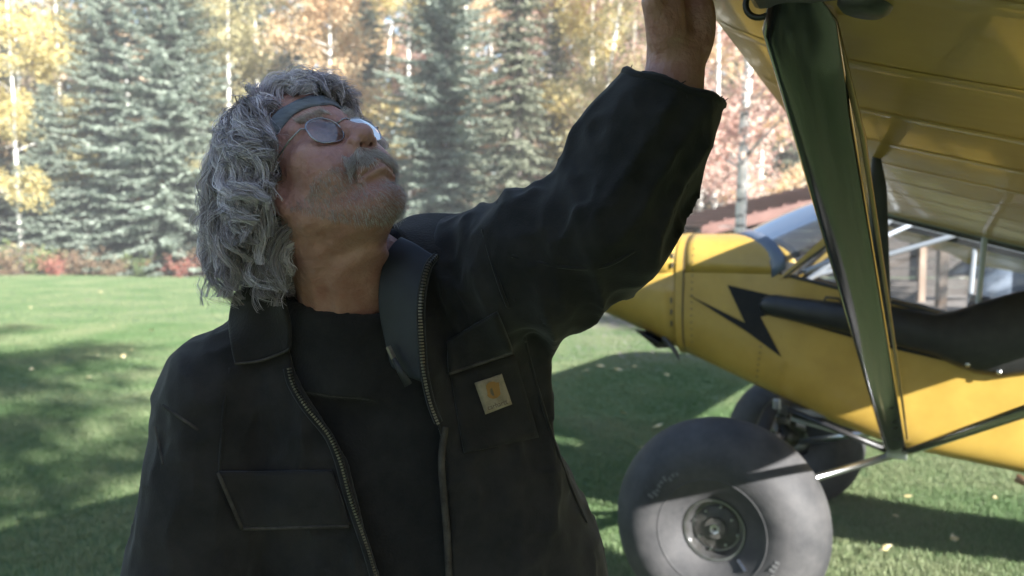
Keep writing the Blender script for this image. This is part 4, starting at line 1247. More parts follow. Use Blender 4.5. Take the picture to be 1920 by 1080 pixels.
NECK = at(648, 575, 1.20)              # pit of the neck, between the collars
def head_sdf(P):
    """skull, face and ears in head axes"""
    Q = w2h(P); S = Q.copy(); S[:, 1] = np.abs(S[:, 1])
    d = ell(Q, (-.008, 0, .052), (.100, .077, .086))
    d = smin(d, ell(Q, (.030, 0, -.018), (.062, .062, .080)), .03)
    d = smin(d, cone(S, (.004, .050, -.052), (.064, .015, -.098), .023, .020), .025)
    d = smin(d, ell(Q, (.070, 0, -.097), (.021, .023, .019)), .016)
    d = smin(d, ell(S, (.058, .040, -.032), (.030, .028, .032)), .02)
    d = smin(d, ell(S, (.052, .052, -.004), (.024, .018, .013)), .018)
    d = smin(d, cone(S, (.089, .004, .031), (.070, .048, .030), .0115, .011), .014)
    d = smax(d, -ell(S, (.099, .034, .010), (.020, .021, .0155)), .012)
    d = smin(d, ell(S, (.0735, .033, .010), (.0145, .0165, .0135)), .003)
    d = smax(d, -cone(S, (.092, .022, .0075), (.083, .045, .0075), .0016, .0012), .002)   # lid slit
    d = smin(d, cone(S, (.083, .02, -.002), (.074, .045, -.003), .006, .006), .008)       # bag under the eye
    # nose
    d = smin(d, cone(Q, (.090, 0, .020), (.108, 0, -.018), .0085, .0112), .008)
    d = smin(d, ell(Q, (.1080, 0, -.0225), (.0150, .0150, .0135)), .006)
    d = smin(d, ell(S, (.0975, .0150, -.0285), (.0130, .0085, .0100)), .005)
    d = smax(d, -cone(S, (.1045, .0078, -.042), (.0995, .0085, -.027), .0048, .0036), .003)
    # muzzle, lips
    d = smin(d, ell(Q, (.076, 0, -.058), (.026, .034, .028)), .016)
    d = smin(d, cone(S, (.1015, .004, -.0625), (.0820, .029, -.0715), .0050, .0036), .006)
    d = smin(d, cone(S, (.1000, .0, -.0745), (.0825, .027, -.0730), .0058, .0040), .006)
    d = smax(d, -cone(S, (.109, .0, -.0682), (.0830, .032, -.0728), .0022, .0018), .003)
    d = smax(d, -cone(S, (.0985, .021, -.030), (.0800, .037, -.068), .0030, .0028), .009)  # fold beside the mouth
    d = smax(d, -cone(S, (.100, .0, -.0855), (.088, .018, -.0835), .0025, .003), .010)     # under the lower lip
    # ears
    e = ell(S - np.array([0, 0, 0]), (-.010, .073, .004), (.019, .0085, .031))
    e = smax(e, -ell(S, (-.006, .082, .004), (.011, .008, .018)), .005)
    e = smin(e, ell(S, (-.004, .0725, -.030), (.0095, .0065, .011)), .006)
    d = smin(d, e, .006)
    return d
NT_ = h2w((-.035, 0, -.045))
def neck_sdf(P):
    d = cone(P, NT_, NECK + np.array([.0, .045, -.02]), .058, .070)
    d = smin(d, cone(P, h2w((.030, 0, -.085)), NECK + np.array([.01, .01, .03]), .030, .045), .035)
    d = smin(d, cone(P, h2w((.0, -.05, -.03)), NECK + np.array([-.01, -.01, .0]), .016, .018), .02)   # neck muscle
    d = smin(d, cone(P, NECK + np.array([-.12, .07, -.11]), NECK + np.array([.15, .07, -.07]), .05, .05), .05)
    return d
def skin_sdf(P):
    d = smin(head_sdf(P), neck_sdf(P), .028)
    # creases of the throat
    q = w2h(P)
    return d + .0010 * np.sin(q[:, 2] * 420 + 4 * np.abs(q[:, 1]) / .04) * np.clip((q[:, 2] - .030) * 60, 0, 1) * np.clip((q[:, 0] - .05) * 30, 0, 1) + .0022 * np.sin(q[:, 2] * 210 + 3 * np.sin(q[:, 0] * 30)) * np.clip((-.075 - q[:, 2]) * 30, 0, 1) * np.clip((.06 - q[:, 0]) * 20, 0, 1)

def hand_sdf(P, W, D, S, Nn, curls, sc=1.0, spread=.0):
    """W wrist, D towards the fingers, S towards the thumb, Nn out of the palm"""
    Q = np.stack([(P - W) @ D, (P - W) @ S, (P - W) @ Nn], 1) / sc
    d = cone(Q, (-.06, .008, 0), (.012, .007, 0), .027, .026)
    d = smin(d, cone(Q, (-.06, -.010, 0), (.012, -.008, 0), .027, .026), .01)
    for k, s in enumerate((.031, .011, -.010, -.029)):
        d = smin(d, cone(Q, (.010, s * .55, .0), (.088 - .004 * k * k * .4, s, -.002), .0175, .0135), .010)
    d = smin(d, ell(Q, (.038, .026, .016), (.040, .020, .018)), .012)
    d = smin(d, ell(Q, (.040, -.026, .014), (.043, .017, .016)), .010)
    d = smax(d, -cone(Q, (.012, .002, .034), (.075, -.004, .026), .006, .007), .010)      # hollow of the palm
    for s_ in (-.010, .0, .009):                                                          # tendons of the wrist
        d = smin(d, cone(Q, (-.07, s_, .0245), (.004, s_ * .7, .0225), .0035, .003), .006)
    for zz in (.001, .008):
        d = smax(d, -cone(Q, (zz, -.03, .030), (zz + .002, .03, .030), .0022, .0022), .004)
    L = [(.045, .027, .022), (.050, .031, .024), (.046, .029, .023), (.036, .022, .020)]
    f = None
    for k, s in enumerate((.031, .011, -.010, -.029)):
        p = np.array([.088 - .004 * k * k * .4, s, -.002]); ang = 0; sp = (1.5 - k) * spread
        fd = None
        for j in range(3):
            ang += curls[j]
            nx = p + L[k][j] * np.array([math.cos(ang) * math.cos(sp), math.sin(sp), math.sin(ang)])
            r0, r1 = (.0100, .0088, .0078)[j], (.0088, .0078, .0068)[j]
            c = cone(Q, p, nx, r0, r1)
            fd = c if fd is None else smin(fd, c, .003)
            p = nx
        f = fd if f is None else np.minimum(f, fd)
    d = smin(d, f, .006)
    t = cone(Q, (.022, .030, .010), (.052, .052, .020), .0165, .0125)
    t = smin(t, cone(Q, (.052, .052, .020), (.078, .060, .030), .0110, .0100), .004)
    t = smin(t, cone(Q, (.078, .060, .030), (.098, .060, .040), .0098, .0078), .003)
    return smin(d, t, .009) * sc

SHR, SHL = at(408, 748, 1.22), at(905, 505, 1.25)
ELR, ELL = at(345, 1130, 1.20), at(1143, 420, 1.11)
WRR = ELR + np.array([.06, -.03, -.27]); WRL = at(1266, 128, 1.13)
def unit(v): v = np.asarray(v, float); return v / np.linalg.norm(v)
FDL = unit(WRL - ELL)
# left hand: from below on to the leading edge, palm towards the wing and the camera
DL = unit(np.array([.02, .04, 1.0])); NL = unit(np.array([.50, -.86, 0])); NL = unit(NL - DL * (NL @ DL)); SL = np.cross(NL, DL)
def left_hand(P):
    d = hand_sdf(P, WRL + DL * .012, DL, SL, NL, (.45, .75, .6), 1.16, .05)
    return smin(d, cone(P, ELL, WRL, .050, .029), .02)
DR = unit(WRR - ELR); NR = unit(np.array([1.0, .1, .2])); NR = unit(NR - DR * (NR @ DR)); SR = np.cross(DR, NR)
def right_hand(P):
    d = hand_sdf(P, WRR, DR, SR, NR, (.3, .45, .35), 1.04, .05)
    return smin(d, cone(P, ELR, WRR, .050, .029), .02)

# torso outline by height: z, centre x, half width, centre y, half depth
TL = np.array([(0.50, -.060, .160, 1.33, .11), (0.74, -.070, .225, 1.33, .155), (0.84, -.080, .262, 1.325, .170), (1.00, -.122, .286, 1.315, .175), (1.10, -.140, .284, 1.305, .172), (1.25, -.172, .254, 1.295, .168),
               (1.36, -.204, .216, 1.29, .160), (1.44, -.204, .205, 1.29, .150), (1.50, -.205, .180, 1.29, .130), (1.56, -.21, .11, 1.285, .10), (1.60, -.21, .06, 1.285, .07)])
def torso(P, grow=0.0):
    z = P[:, 2]
    g = [np.interp(z, TL[:, 0], TL[:, k]) for k in range(1, 5)]
    u = np.abs((P[:, 0] - g[0]) / (g[1] + grow)); v = np.abs((P[:, 1] - g[2]) / (g[3] + grow))
    rr_ = (u ** 2.6 + v ** 2.6) ** (1 / 2.6)
    d = (rr_ - 1) * np.minimum(g[1], g[3]) * .92
    return np.maximum(d, np.maximum(.50 - z, z - 1.60))
def body_low(P):
    d = torso(P, -.045)
    d = smin(d, cone(P, SHR, ELR, .055, .045), .05)
    d = smin(d, cone(P, SHL, ELL, .060, .048), .05)
    for s in (-1, 1):
        hip = np.array([-.065 + s * .095, 1.33, .86]); knee = np.array([-.06 + s * .12, 1.33, .49]); ank = np.array([-.06 + s * .13, 1.36, .10])
        d = smin(d, cone(P, hip, knee, .085, .058), .04); d = smin(d, cone(P, knee, ank, .058, .040), .03)
    return d

person = empty('person', (-.06, 1.34, 0.0))
bpy.context.view_layer.update()
PINV = np.array([.06, -1.34, 0.0])
tag(person, 'grey haired man in dark work jacket looking up with one hand on the wing', 'person')
Vs, Fs, off_ = [], [], 0
for fn, lo, hi, h in ((skin_sdf, (-.48, .90, 1.42), (.0, 1.36, 1.88), .0026),
                      (left_hand, WRL - np.array([.11, .13, .14]), WRL + np.array([.13, .13, .25]), .0026),
                      (right_hand, WRR - np.array([.10, .12, .22]), WRR + np.array([.12, .12, .12]), .004),
                      (body_low, (-.52, 1.05, .06), (.30, 1.52, 1.62), .012)):
    V, F = surface(fn, lo, hi, h, .004)
    # drop cut faces at the box border of each block of the body (all of them lie under clothing)
    Vs.append(V); Fs.append(F + off_); off_ += len(V)
HEADV = Vs[0]
body = make('body', np.concatenate(Vs) + PINV, np.concatenate(Fs), M_skin, person, smooth=True)

# eyes
for s in (-1, 1):
    c = h2w((.0738, s * .033, .0098)); g = unit(h2w((.2, s * .028, .06)) - c)
    me = MB(); me.lathe([(0, .0126), (.0022, .0125), (.0024, .0125)], c, g, 16); 
    mb = MB(); mb.lathe([(.0126 * math.sin(a_), .0126 * math.cos(a_)) for a_ in np.linspace(.001, math.pi - .001, 14)], c + PINV, g, 20)
    ey = mb.build('eye', mat('eye_white', (.62, .58, .55), .15), person, smooth=True)
    mb = MB(); mb.lathe([(.0001, .0131), (.0056, .0121), (.0060, .0112)], c + PINV, g, 18); mb.build('iris', mat('iris', (.06, .08, .10), .1), ey, smooth=True)

# ------------------------------------------------------------------ jacket
def fold(P, sx, sy, sz, seed):
    n1 = vnoise(P * np.array([sx, sy, sz]) + seed)
    return 1 - np.abs(2 * n1 - 1)
OPEN = np.array([  # z, right edge x, left edge x of the open front
    (.70, -.155, -.075), (1.00, -.165, -.080), (1.12, -.187, -.086), (1.28, -.228, -.092), (1.40, -.300, -.118), (1.46, -.318, -.132), (1.52, -.325, -.120), (1.62, -.33, -.11)])
CUFF_N = unit(FDL + np.array([-.10, -.30, 0.0])); CUFF_C = at(1272, 168, 1.13)
def jacket_out(P):
    d = torso(P)
    d = smin(d, cone(P, NECK + np.array([-.05, .07, -.045]), SHR + np.array([.0, 0, .0]), .078, .082), .04)
    d = smin(d, cone(P, NECK + np.array([.05, .07, -.040]), SHL, .080, .090), .05)
    d = smin(d, smin(cone(P, SHR + np.array([.0, 0, -.008]), ELR, .086, .080), cone(P, ELR, WRR + DR * .0, .080, .062), .03), .03)
    mid = SHL * .45 + ELL * .55 + np.array([-.01, 0, -.022])
    arm = smin(cone(P, SHL + np.array([-.02, 0, -.02]), mid, .094, .085), cone(P, mid, ELL, .083, .070), .04)
    arm = smin(arm, cone(P, ELL, ELL + FDL * .12, .070, .074), .03)
    arm = smin(arm, cone(P, ELL + FDL * .12, CUFF_C + FDL * .04, .077, .070), .03)
    arm = smin(arm, cone(P, at(950, 600, 1.24), at(1020, 900, 1.25), .04, .02), .06)      # cloth dragged up from the side
    d = smin(d, arm, .035)
    # creases: across the sleeve at the elbow, fanning from the armpit, long drapes on the body
    we = np.exp(-((np.linalg.norm(P - ELL, axis=1)) / .15) ** 2)
    wa = np.exp(-((np.linalg.norm(P - at(1010, 560, 1.18), axis=1)) / .17) ** 2)
    wr = np.exp(-((np.linalg.norm(P - SHR - np.array([0, 0, -.1]), axis=1)) / .16) ** 2)
    t1 = P @ unit(np.array([.85, .2, -.55])); t2 = P @ unit(np.array([.35, .1, .93]))
    f1 = 1 - np.abs(2 * vnoise(np.stack([t1 * 26, t2 * 5, P[:, 1] * 9], 1) + 3.3) - 1)
    f2 = 1 - np.abs(2 * vnoise(np.stack([P[:, 0] * 24 + P[:, 2] * 7, P[:, 1] * 12, P[:, 2] * 4 - P[:, 0] * 3], 1) + 9.1) - 1)
    f3 = fold(P, 11, 8, 3.2, 5.7) ** 2; f5 = fold(P, 34, 30, 26, 13.1) ** 2; f1 = f1 ** 1.6; f2 = f2 ** 1.6
    f4 = 1 - np.abs(2 * vnoise(np.stack([P[:, 0] * 16, P[:, 1] * 9, P[:, 2] * 6 + P[:, 0] * 8], 1) + 21.7) - 1)
    d = d - .026 * we * f1 - .026 * wa * f2 - .012 * f3 - .013 * wr * f4 - .0045 * f5 - .003 * vnoise(P * 30) + .012
    return d
def jacket_sdf(P):
    d = jacket_out(P)
    z = P[:, 2]
    d = np.maximum(d, -(d + .013))
    # front opening
    xr = np.interp(z, OPEN[:, 0], OPEN[:, 1]); xl = np.interp(z, OPEN[:, 0], OPEN[:, 2])
    cut = np.maximum(np.maximum(xr - P[:, 0], P[:, 0] - xl), P[:, 1] - 1.26)
    d = smax(d, -cut, .006)
    nk = cone(P, NECK + np.array([0, .03, -.03]), NECK + np.array([.0, .03, .25]), .088, .12)
    d = smax(d, -nk, .006)
    d = np.maximum(d, .78 - z)
    d = np.maximum(d, np.where(P[:, 0] > .1, (P - CUFF_C) @ CUFF_N, -1) )
    d = np.maximum(d, np.where(z < 1.0, np.where(np.abs(P[:, 0] - WRR[0]) < .12, (P - WRR) @ DR, -1), -1))
    return d
V, F = surface(jacket_sdf, (-.62, .96, .72), (.38, 1.54, 1.90), .0048, .014)
jacket = make('jacket', V + PINV, F, M_jack, person, smooth=True)
def swt_sdf(P):
    d = torso(P, -.030)
    d = smin(d, cone(P, NECK + np.array([0, .05, -.05]), NECK + np.array([-.15, .07, -.10]), .07, .07), .05)
    d = smin(d, cone(P, NECK + np.array([0, .05, -.05]), NECK + np.array([.17, .07, -.03]), .07, .07), .05)
    f3 = 1 - np.abs(2 * vnoise(np.stack([P[:, 0] * 14 + P[:, 2] * 5, P[:, 1] * 6, P[:, 2] * 4], 1) + 2.2) - 1)
    d = d - .008 * f3 + .006
    # soft rolled neck, a little lower at the open front
    ra = NECK + np.array([.0, .028, -.012]); q = P - ra
    zt = q[:, 2] - .10 * (q[:, 1]) + .10 * q[:, 0]
    col = np.maximum(np.hypot(q[:, 0], q[:, 1] * 1.04) - .090 + .10 * np.clip(zt + .02, 0, 1), np.maximum(zt, -zt - .10))
    ring = np.hypot(np.hypot(q[:, 0], q[:, 1] * 1.04) - .080, zt * .75) - .0135 - .005 * vnoise(P * 28)
    d = smin(d, smin(col, ring, .012), .025)
    nk = cone(P, NECK + np.array([.0, .028, -.05]), NECK + np.array([.01, .02, .25]), .069, .12)
    return smax(np.maximum(d, .80 - P[:, 2]), -nk, .008)
V, F = surface(swt_sdf, (-.50, 1.02, .76), (.26, 1.52, 1.66), .0055, .012)
sweater = make('sweater', V + PINV, F, M_swt, person, smooth=True)

def front_y(x, z, fn, y0=.95, y1=1.35):
    """first hit of a garment surface going away from the camera"""
    ys = np.linspace(y0, y1, 120)
    P = np.stack([np.full(120, x), ys, np.full(120, z)], 1)
    d = fn(P)
    k = np.argmax(d < 0)
    if d[k] >= 0: return y1
    return ys[k]
def patch(name, ctrl, m, parent, th=.006, nu=14, nv=14, amp=.002, seed=0):
    """sheet of cloth through a grid of control points, with thickness"""
    C = np.array(ctrl, float); ni, nj = C.shape[:2]
    def cr(pts, t):
        n_ = len(pts); s = t * (n_ - 1); i = min(int(s), n_ - 2); f = s - i
        p = [pts[max(i - 1, 0)], pts[i], pts[i + 1], pts[min(i + 2, n_ - 1)]]
        return .5 * ((2 * p[1]) + (p[2] - p[0]) * f + (2 * p[0] - 5 * p[1] + 4 * p[2] - p[3]) * f * f + (3 * p[1] - p[0] - 3 * p[2] + p[3]) * f ** 3)
    G = []
    for u in np.linspace(0, 1, nu):
        row0 = [cr(C[:, j], u) for j in range(nj)]
        G.append([cr(row0, v_) for v_ in np.linspace(0, 1, nv)])
    G = np.array(G); fl = G.reshape(-1, 3)
    fl = fl + amp * (vnoise(fl * 40 + seed)[:, None] - .5) * np.array([0, -1, .5])
    mb = MB(); mb.grid((fl + PINV).reshape(nu, nv, 3).tolist())
    return mb.build(name, m, parent, smooth=True, solid=th, off=0, sub=1)
def surf_pt(px, py, fn, d0, lift=.003):
    """point of the garment that lies in direction (px, py)"""
    ds = np.linspace(d0 - .12, d0 + .22, 160)
    P = np.array([at(px, py, d) for d in ds]); v_ = fn(P)
    k = int(np.argmax(v_ < 0))
    if v_[k] >= 0: return at(px, py, d0)
    return at(px, py, ds[k] - lift)
def swt_pt(px, py, lift): return surf_pt(px, py, swt_sdf, 1.15, lift)
def jk_pt(px, py, lift): return surf_pt(px, py, jacket_out, 1.15, lift)
A = at
# right collar leaf (lies on the chest), left collar leaf (stands up), stand behind the neck
patch('collar', [[A(440, 548, 1.19), A(472, 535, 1.17), A(505, 518, 1.165), A(520, 505, 1.18)],
                 [jk_pt(430, 600, .016), jk_pt(472, 588, .022), jk_pt(510, 578, .028), A(534, 566, 1.135)],
                 [jk_pt(432, 645, .012), jk_pt(476, 638, .015), jk_pt(520, 622, .018), jk_pt(545, 610, .022)],
                 [jk_pt(440, 682, .008), jk_pt(485, 677, .010), jk_pt(528, 662, .012), jk_pt(543, 654, .014)]], M_cord, jacket, .008, seed=2)
patch('collar', [[A(735, 425, 1.27), A(752, 440, 1.21), A(770, 470, 1.17), A(775, 500, 1.15)],
                 [A(775, 405, 1.30), A(795, 430, 1.23), A(812, 465, 1.175), A(815, 500, 1.155)],
                 [A(825, 402, 1.30), A(840, 428, 1.24), A(850, 460, 1.19), A(845, 500, 1.165)],
                 [A(866, 404, 1.30), A(868, 425, 1.25), A(870, 455, 1.21), A(862, 505, 1.18)]], M_cord, jacket, .008, seed=4)
patch('collar_stand', [[A(470, 480, 1.27), A(560, 470, 1.33), A(660, 440, 1.34), A(760, 415, 1.31)],
                       [A(450, 540, 1.26), A(560, 530, 1.35), A(670, 500, 1.36), A(780, 450, 1.31)],
                       [A(440, 590, 1.24), A(560, 590, 1.36), A(680, 560, 1.37), A(800, 490, 1.29)]], M_cord, jacket, .008)
# bluish facing inside the left front, up to the collar
patch('facing', [[A(752, 445, 1.175), A(775, 455, 1.15), A(802, 472, 1.135), A(818, 480, 1.130)],
                 [A(728, 470, 1.145), A(755, 485, 1.128), A(785, 505, 1.118), A(800, 510, 1.115)],
                 [A(712, 525, 1.135), A(745, 540, 1.12), A(775, 560, 1.11), A(790, 565, 1.108)],
                 [A(712, 590, 1.135), A(745, 610, 1.12), A(775, 630, 1.112), A(792, 640, 1.108)],
                 [A(735, 690, 1.135), A(760, 705, 1.12), A(785, 715, 1.115), A(800, 720, 1.112)]], M_lin, jacket, .005, seed=6)

def spl(pts, nm, m, r_): edge_line(pts, nm, m, r_, jacket)
# zipper tapes with teeth along both front edges
def edge_line(pts, name, m, r_, parent, teeth=False):
    P = [np.array(p) + PINV for p in pts]
    # dense spline
    Q = []
    for i in range(len(P) - 1):
        p0, p1, p2, p3 = P[max(i - 1, 0)], P[i], P[i + 1], P[min(i + 2, len(P) - 1)]
        for f in np.linspace(0, 1, 14, endpoint=False):
            Q.append(.5 * ((2 * p1) + (p2 - p0) * f + (2 * p0 - 5 * p1 + 4 * p2 - p3) * f * f + (3 * p1 - p0 - 3 * p2 + p3) * f ** 3))
    Q.append(P[-1])
    if not teeth:
        return MB().tube(Q, r_, 6).build(name, m, parent, smooth=True), Q
    mb = MB(); L = 0; last = Q[0]; k = 0
    S = np.array(Q); seg = np.linalg.norm(np.diff(S, axis=0), axis=1); cum = np.concatenate([[0], np.cumsum(seg)])
    for s in np.arange(0, cum[-1], .0042):
        p = np.array([np.interp(s, cum, S[:, a_]) for a_ in range(3)]); q = np.array([np.interp(min(s + .003, cum[-1]), cum, S[:, a_]) for a_ in range(3)])
        t = Vector(q - p).normalized() if np.linalg.norm(q - p) > 1e-6 else Vector((0, 0, -1))
        rot = t.to_track_quat('Z', 'Y').to_matrix()
        mb.box(p, (.0050, .0040, .0022), rot)
    return mb.build(name, m, parent), Q
JO = jacket_out
spl([jk_pt(440, 682, .013), jk_pt(485, 677, .015), jk_pt(528, 662, .017), jk_pt(543, 654, .019)], 'collar_hem', M_edge, .0020)
spl([A(866, 404, 1.296), A(868, 425, 1.244), A(871, 455, 1.204), A(862, 505, 1.174)], 'collar_hem', M_edge, .002)
zr = [surf_pt(px + 2, py, JO, 1.1, .002) for px, py in [(537, 690), (545, 720), (572, 765), (612, 815), (632, 860), (648, 920), (668, 980), (688, 1040), (700, 1085), (706, 1140), (708, 1250)]]
edge_line(zr, 'zipper_tape', M_swt, .0065, jacket); edge_line([p + np.array([0.004, -.006, 0]) for p in zr], 'zipper', M_zip, .003, jacket, True)
zl = [A(818, 480, 1.128), A(803, 500, 1.112), A(793, 540, 1.106), A(789, 590, 1.104), A(791, 640, 1.104), A(796, 700, 1.105), A(808, 755, 1.108), A(822, 792, 1.112)]
edge_line(zl, 'zipper_tape', M_swt, .006, jacket); edge_line([p + np.array([0, -.006, 0]) for p in zl], 'zipper', M_zip, .003, jacket, True)
# small sweater zip with its long pull
MB().tube([A(728, 650, 1.115) + PINV, A(742, 680, 1.11) + PINV], .004, 6).build('zip_slider', M_zip, sweater)
MB().tube([A(738, 672, 1.106) + PINV, A(750, 695, 1.102) + PINV, A(766, 722, 1.10) + PINV], [.004, .0055, .007], 6, squash=(1, .5)).build('zip_pull', mat('grey_cord_pull', (.02, .02, .022), .6), sweater, smooth=True)

# pocket flaps, stitched hems and seams that follow the cloth
def cloth_patch(name, corners, m, parent, th=.006, lift=.006, n_=12, d0=1.1):
    """sheet laid on the jacket inside a four-cornered outline given by viewing directions"""
    c = [np.array(q, float) for q in corners]
    G = []
    for u in np.linspace(0, 1, n_):
        row = []
        for v_ in np.linspace(0, 1, n_):
            p = (c[0] * (1 - v_) + c[1] * v_) * (1 - u) + (c[3] * (1 - v_) + c[2] * v_) * u
            row.append(surf_pt(p[0], p[1], JO, d0, lift) + PINV)
        G.append(row)
    G = np.array(G)
    for _ in range(2):
        G[1:-1, 1:-1] = (G[:-2, 1:-1] + G[2:, 1:-1] + G[1:-1, :-2] + G[1:-1, 2:] + 2 * G[1:-1, 1:-1]) / 6
    return MB().grid(G.tolist()).build(name, m, parent, smooth=True, solid=th, off=0), G
def hem(G, side, name='flap_hem', r_=.0028):
    pts = {'b': G[-1], 't': G[0], 'l': G[:, 0], 'r': G[:, -1]}[side]
    MB().tube([p + np.array([0, -.003, 0]) for p in pts], r_, 6).build(name, M_edge, jacket, smooth=True)
_, G = cloth_patch('pocket_flap', [(410, 885), (622, 882), (655, 985), (455, 990)], M_jack, jacket, .007, .008); hem(G, 'b'); hem(G, 'l')
_, G = cloth_patch('pocket_flap', [(838, 640), (930, 585), (962, 660), (842, 700)], M_jack, jacket, .007, .008); hem(G, 'b')
_, G = cloth_patch('pocket', [(845, 702), (965, 665), (1010, 820), (870, 850)], M_jack, jacket, .004, .003)
lab, LG = cloth_patch('label_patch', [(890, 718), (941, 701), (960, 758), (910, 777)], M_patch, jacket, .002, .008, 8)
# the mark and the word on the label
o_, ux, uy = LG[0, 0], LG[0, -1] - LG[0, 0], LG[-1, 0] - LG[0, 0]
nn_ = unit(np.cross(ux, uy)); nn_ = nn_ if nn_[1] < 0 else -nn_
def on_label(u, v_, l_=.0022): return o_ + ux * u + uy * v_ + nn_ * l_
mb = MB(); ri, ro = [], []
for a_ in np.linspace(.7, 5.6, 22):
    w_ = .13 + .05 * math.sin(a_)
    ri.append(on_label(.52 + .12 * math.cos(a_), .42 - .13 * math.sin(a_))); ro.append(on_label(.52 + (.14 + w_) * math.cos(a_), .42 - (.13 + w_) * math.sin(a_)))
mb.grid([ri, ro]); mb.build('label_mark', M_orange, lab)
mb = MB(); mb.add([on_label(.52, .14, .0025), on_label(.80, .20, .0025), on_label(.72, .56, .0025), on_label(.50, .62, .0025)], [(0, 1, 2, 3)]); mb.build('label_mark', M_orange, lab)
tc_ = bpy.data.curves.new('label_text', 'FONT'); tc_.body = 'carhartt'; tc_.align_x = 'CENTER'; tc_.size = 1.0
to_ = bpy.data.objects.new('label_text', tc_); COL.objects.link(to_)
bpy.context.view_layer.update()
tm = bpy.data.meshes.new_from_object(to_.evaluated_get(bpy.context.evaluated_depsgraph_get()))
bpy.data.objects.remove(to_)
co = np.empty(len(tm.vertices) * 3); tm.vertices.foreach_get('co', co); co = co.reshape(-1, 3)
wd_ = co[:, 0].max() - co[:, 0].min()
co2 = np.array([on_label(.5 + p[0] / wd_ * .72, .90 - p[1] / wd_ * .72, .0026) for p in co])
tm.vertices.foreach_set('co', co2.ravel()); tm.update(); tm.materials.append(M_brown)
to_ = bpy.data.objects.new('label_text', tm); COL.objects.link(to_); to_.parent = lab
# seams
for nm, pts in {'shoulder_seam': [(306, 760), (322, 772), (345, 788), (372, 806)], 'armhole_seam': [(905, 430), (925, 500), (950, 570), (985, 640)], 'sleeve_seam': [(960, 480), (1050, 500), (1130, 500), (1190, 470)], 'yoke_seam': [(432, 690), (420, 760), (415, 830), (412, 885)],
                'front_edge': [(835, 800), (828, 860), (832, 930), (838, 1000), (842, 1090)], 'sleeve_crease': [(292, 800), (298, 830), (306, 870)],
                'side_seam': [(965, 560), (985, 640), (1000, 700), (1030, 800), (1065, 900), (1100, 980)]}.items():
    edge_line([surf_pt(a_, b_, JO, 1.12, .001) for a_, b_ in pts], nm, M_edge if nm not in ('side_seam', 'yoke_seam', 'armhole_seam', 'sleeve_seam') else M_jack, .0024 if nm != 'front_edge' else .005, jacket)
# cuff: frayed rim, dark lining, knit inner cuff
c0 = CUFF_C; u1 = unit(np.cross(CUFF_N, [0, 1, 0])); u2 = np.cross(CUFF_N, u1)
rim_ = []
for a_ in np.linspace(0, 2 * math.pi, 41)[:-1]:
    dr = u1 * math.cos(a_) + u2 * math.sin(a_)
    rs = np.linspace(.02, .12, 120); v_ = JO(c0 + rs[:, None] * dr - CUFF_N * .004)
    k = int(np.argmax(v_ > 0)); rim_.append(c0 + dr * (rs[k] - .006) - CUFF_N * .001 + .002 * np.sin(a_ * 7) * CUFF_N + PINV)
MB().tube(rim_ + [rim_[0]], .0068, 8, cap=False).build('cuff_rim', M_jack, jacket, smooth=True)
rk4 = random.Random(12); mb = MB()
for k in range(34):
    p = Vector(rim_[rk4.choice(list(range(0, 40)))]); d_ = Vector((rk4.uniform(-1, 1), rk4.uniform(-1, .2), rk4.uniform(-.6, .9))).normalized()
    mb.tube([p, p + d_ * .007, p + d_ * .011 + Vector((rk4.uniform(-.003, .003), 0, rk4.uniform(-.004, .004)))], [.0011, .0009, .0005], 4)
mb.build('frayed_threads', M_edge, jacket)
mb = MB(); ax0 = WRL - FDL * .10 + PINV; G = []
for t, r_ in ((0, .052), (.03, .047), (.055, .043), (.068, .0425), (.072, .040), (.066, .037)):
    c = ax0 + FDL * t; e1 = unit(np.cross(FDL, [0, 1, 0])); e2 = np.cross(FDL, e1)
    row = [c + (e1 * math.cos(a_) * 1.12 + e2 * math.sin(a_) * .9) * r_ * (1 + .02 * math.sin(a_ * 16)) for a_ in np.linspace(0, 2 * math.pi, 65)]
    G.append(row)
mb.grid(G).build('knit_cuff', M_swt, jacket, smooth=True)

# trousers and boots
def trousers(P):
    d = ell(P, (-.065, 1.33, .84), (.185, .135, .14))
    for s in (-1, 1):
        hip = np.array([-.065 + s * .095, 1.33, .84]); knee = np.array([-.06 + s * .12, 1.325, .49]); ank = np.array([-.06 + s * .13, 1.355, .07])
        leg = smin(cone(P, hip, knee, .105, .080), cone(P, knee, ank, .080, .075), .03); d = smin(d, leg, .02)
    return np.maximum(d - .006 * fold(P, 9, 9, 14, 4.4) + .004, .05 - P[:, 2])
V, F = surface(trousers, (-.34, 1.12, .0), (.20, 1.52, 1.02), .012, .01); make('trousers', V + PINV, F, M_jean, person, smooth=True)
for s in (-1, 1):
    ank = np.array([-.06 + s * .13, 1.355, .0])
    def boot(P):
        d = cone(P, ank + [0, .01, .05], ank + [0, .01, .17], .048, .050)
        d = smin(d, cone(P, ank + [0, .02, .045], ank + [s * .02, -.17, .038], .043, .038), .03)
        d = np.maximum(d, .006 - P[:, 2])
        return np.minimum(d, np.maximum(cone(P * [1, 1, 0] , (ank + [0, .03, 0]) * [1, 1, 0], (ank + [s * .02, -.17, 0]) * [1, 1, 0], .048, .050), np.maximum(P[:, 2] - .03, .002 - P[:, 2])))
    V, F = surface(boot, ank + [-.1, -.28, -.01], ank + [.12, .12, .24], .007, .01); make('boot', V + PINV, F, M_boot, person, smooth=True)

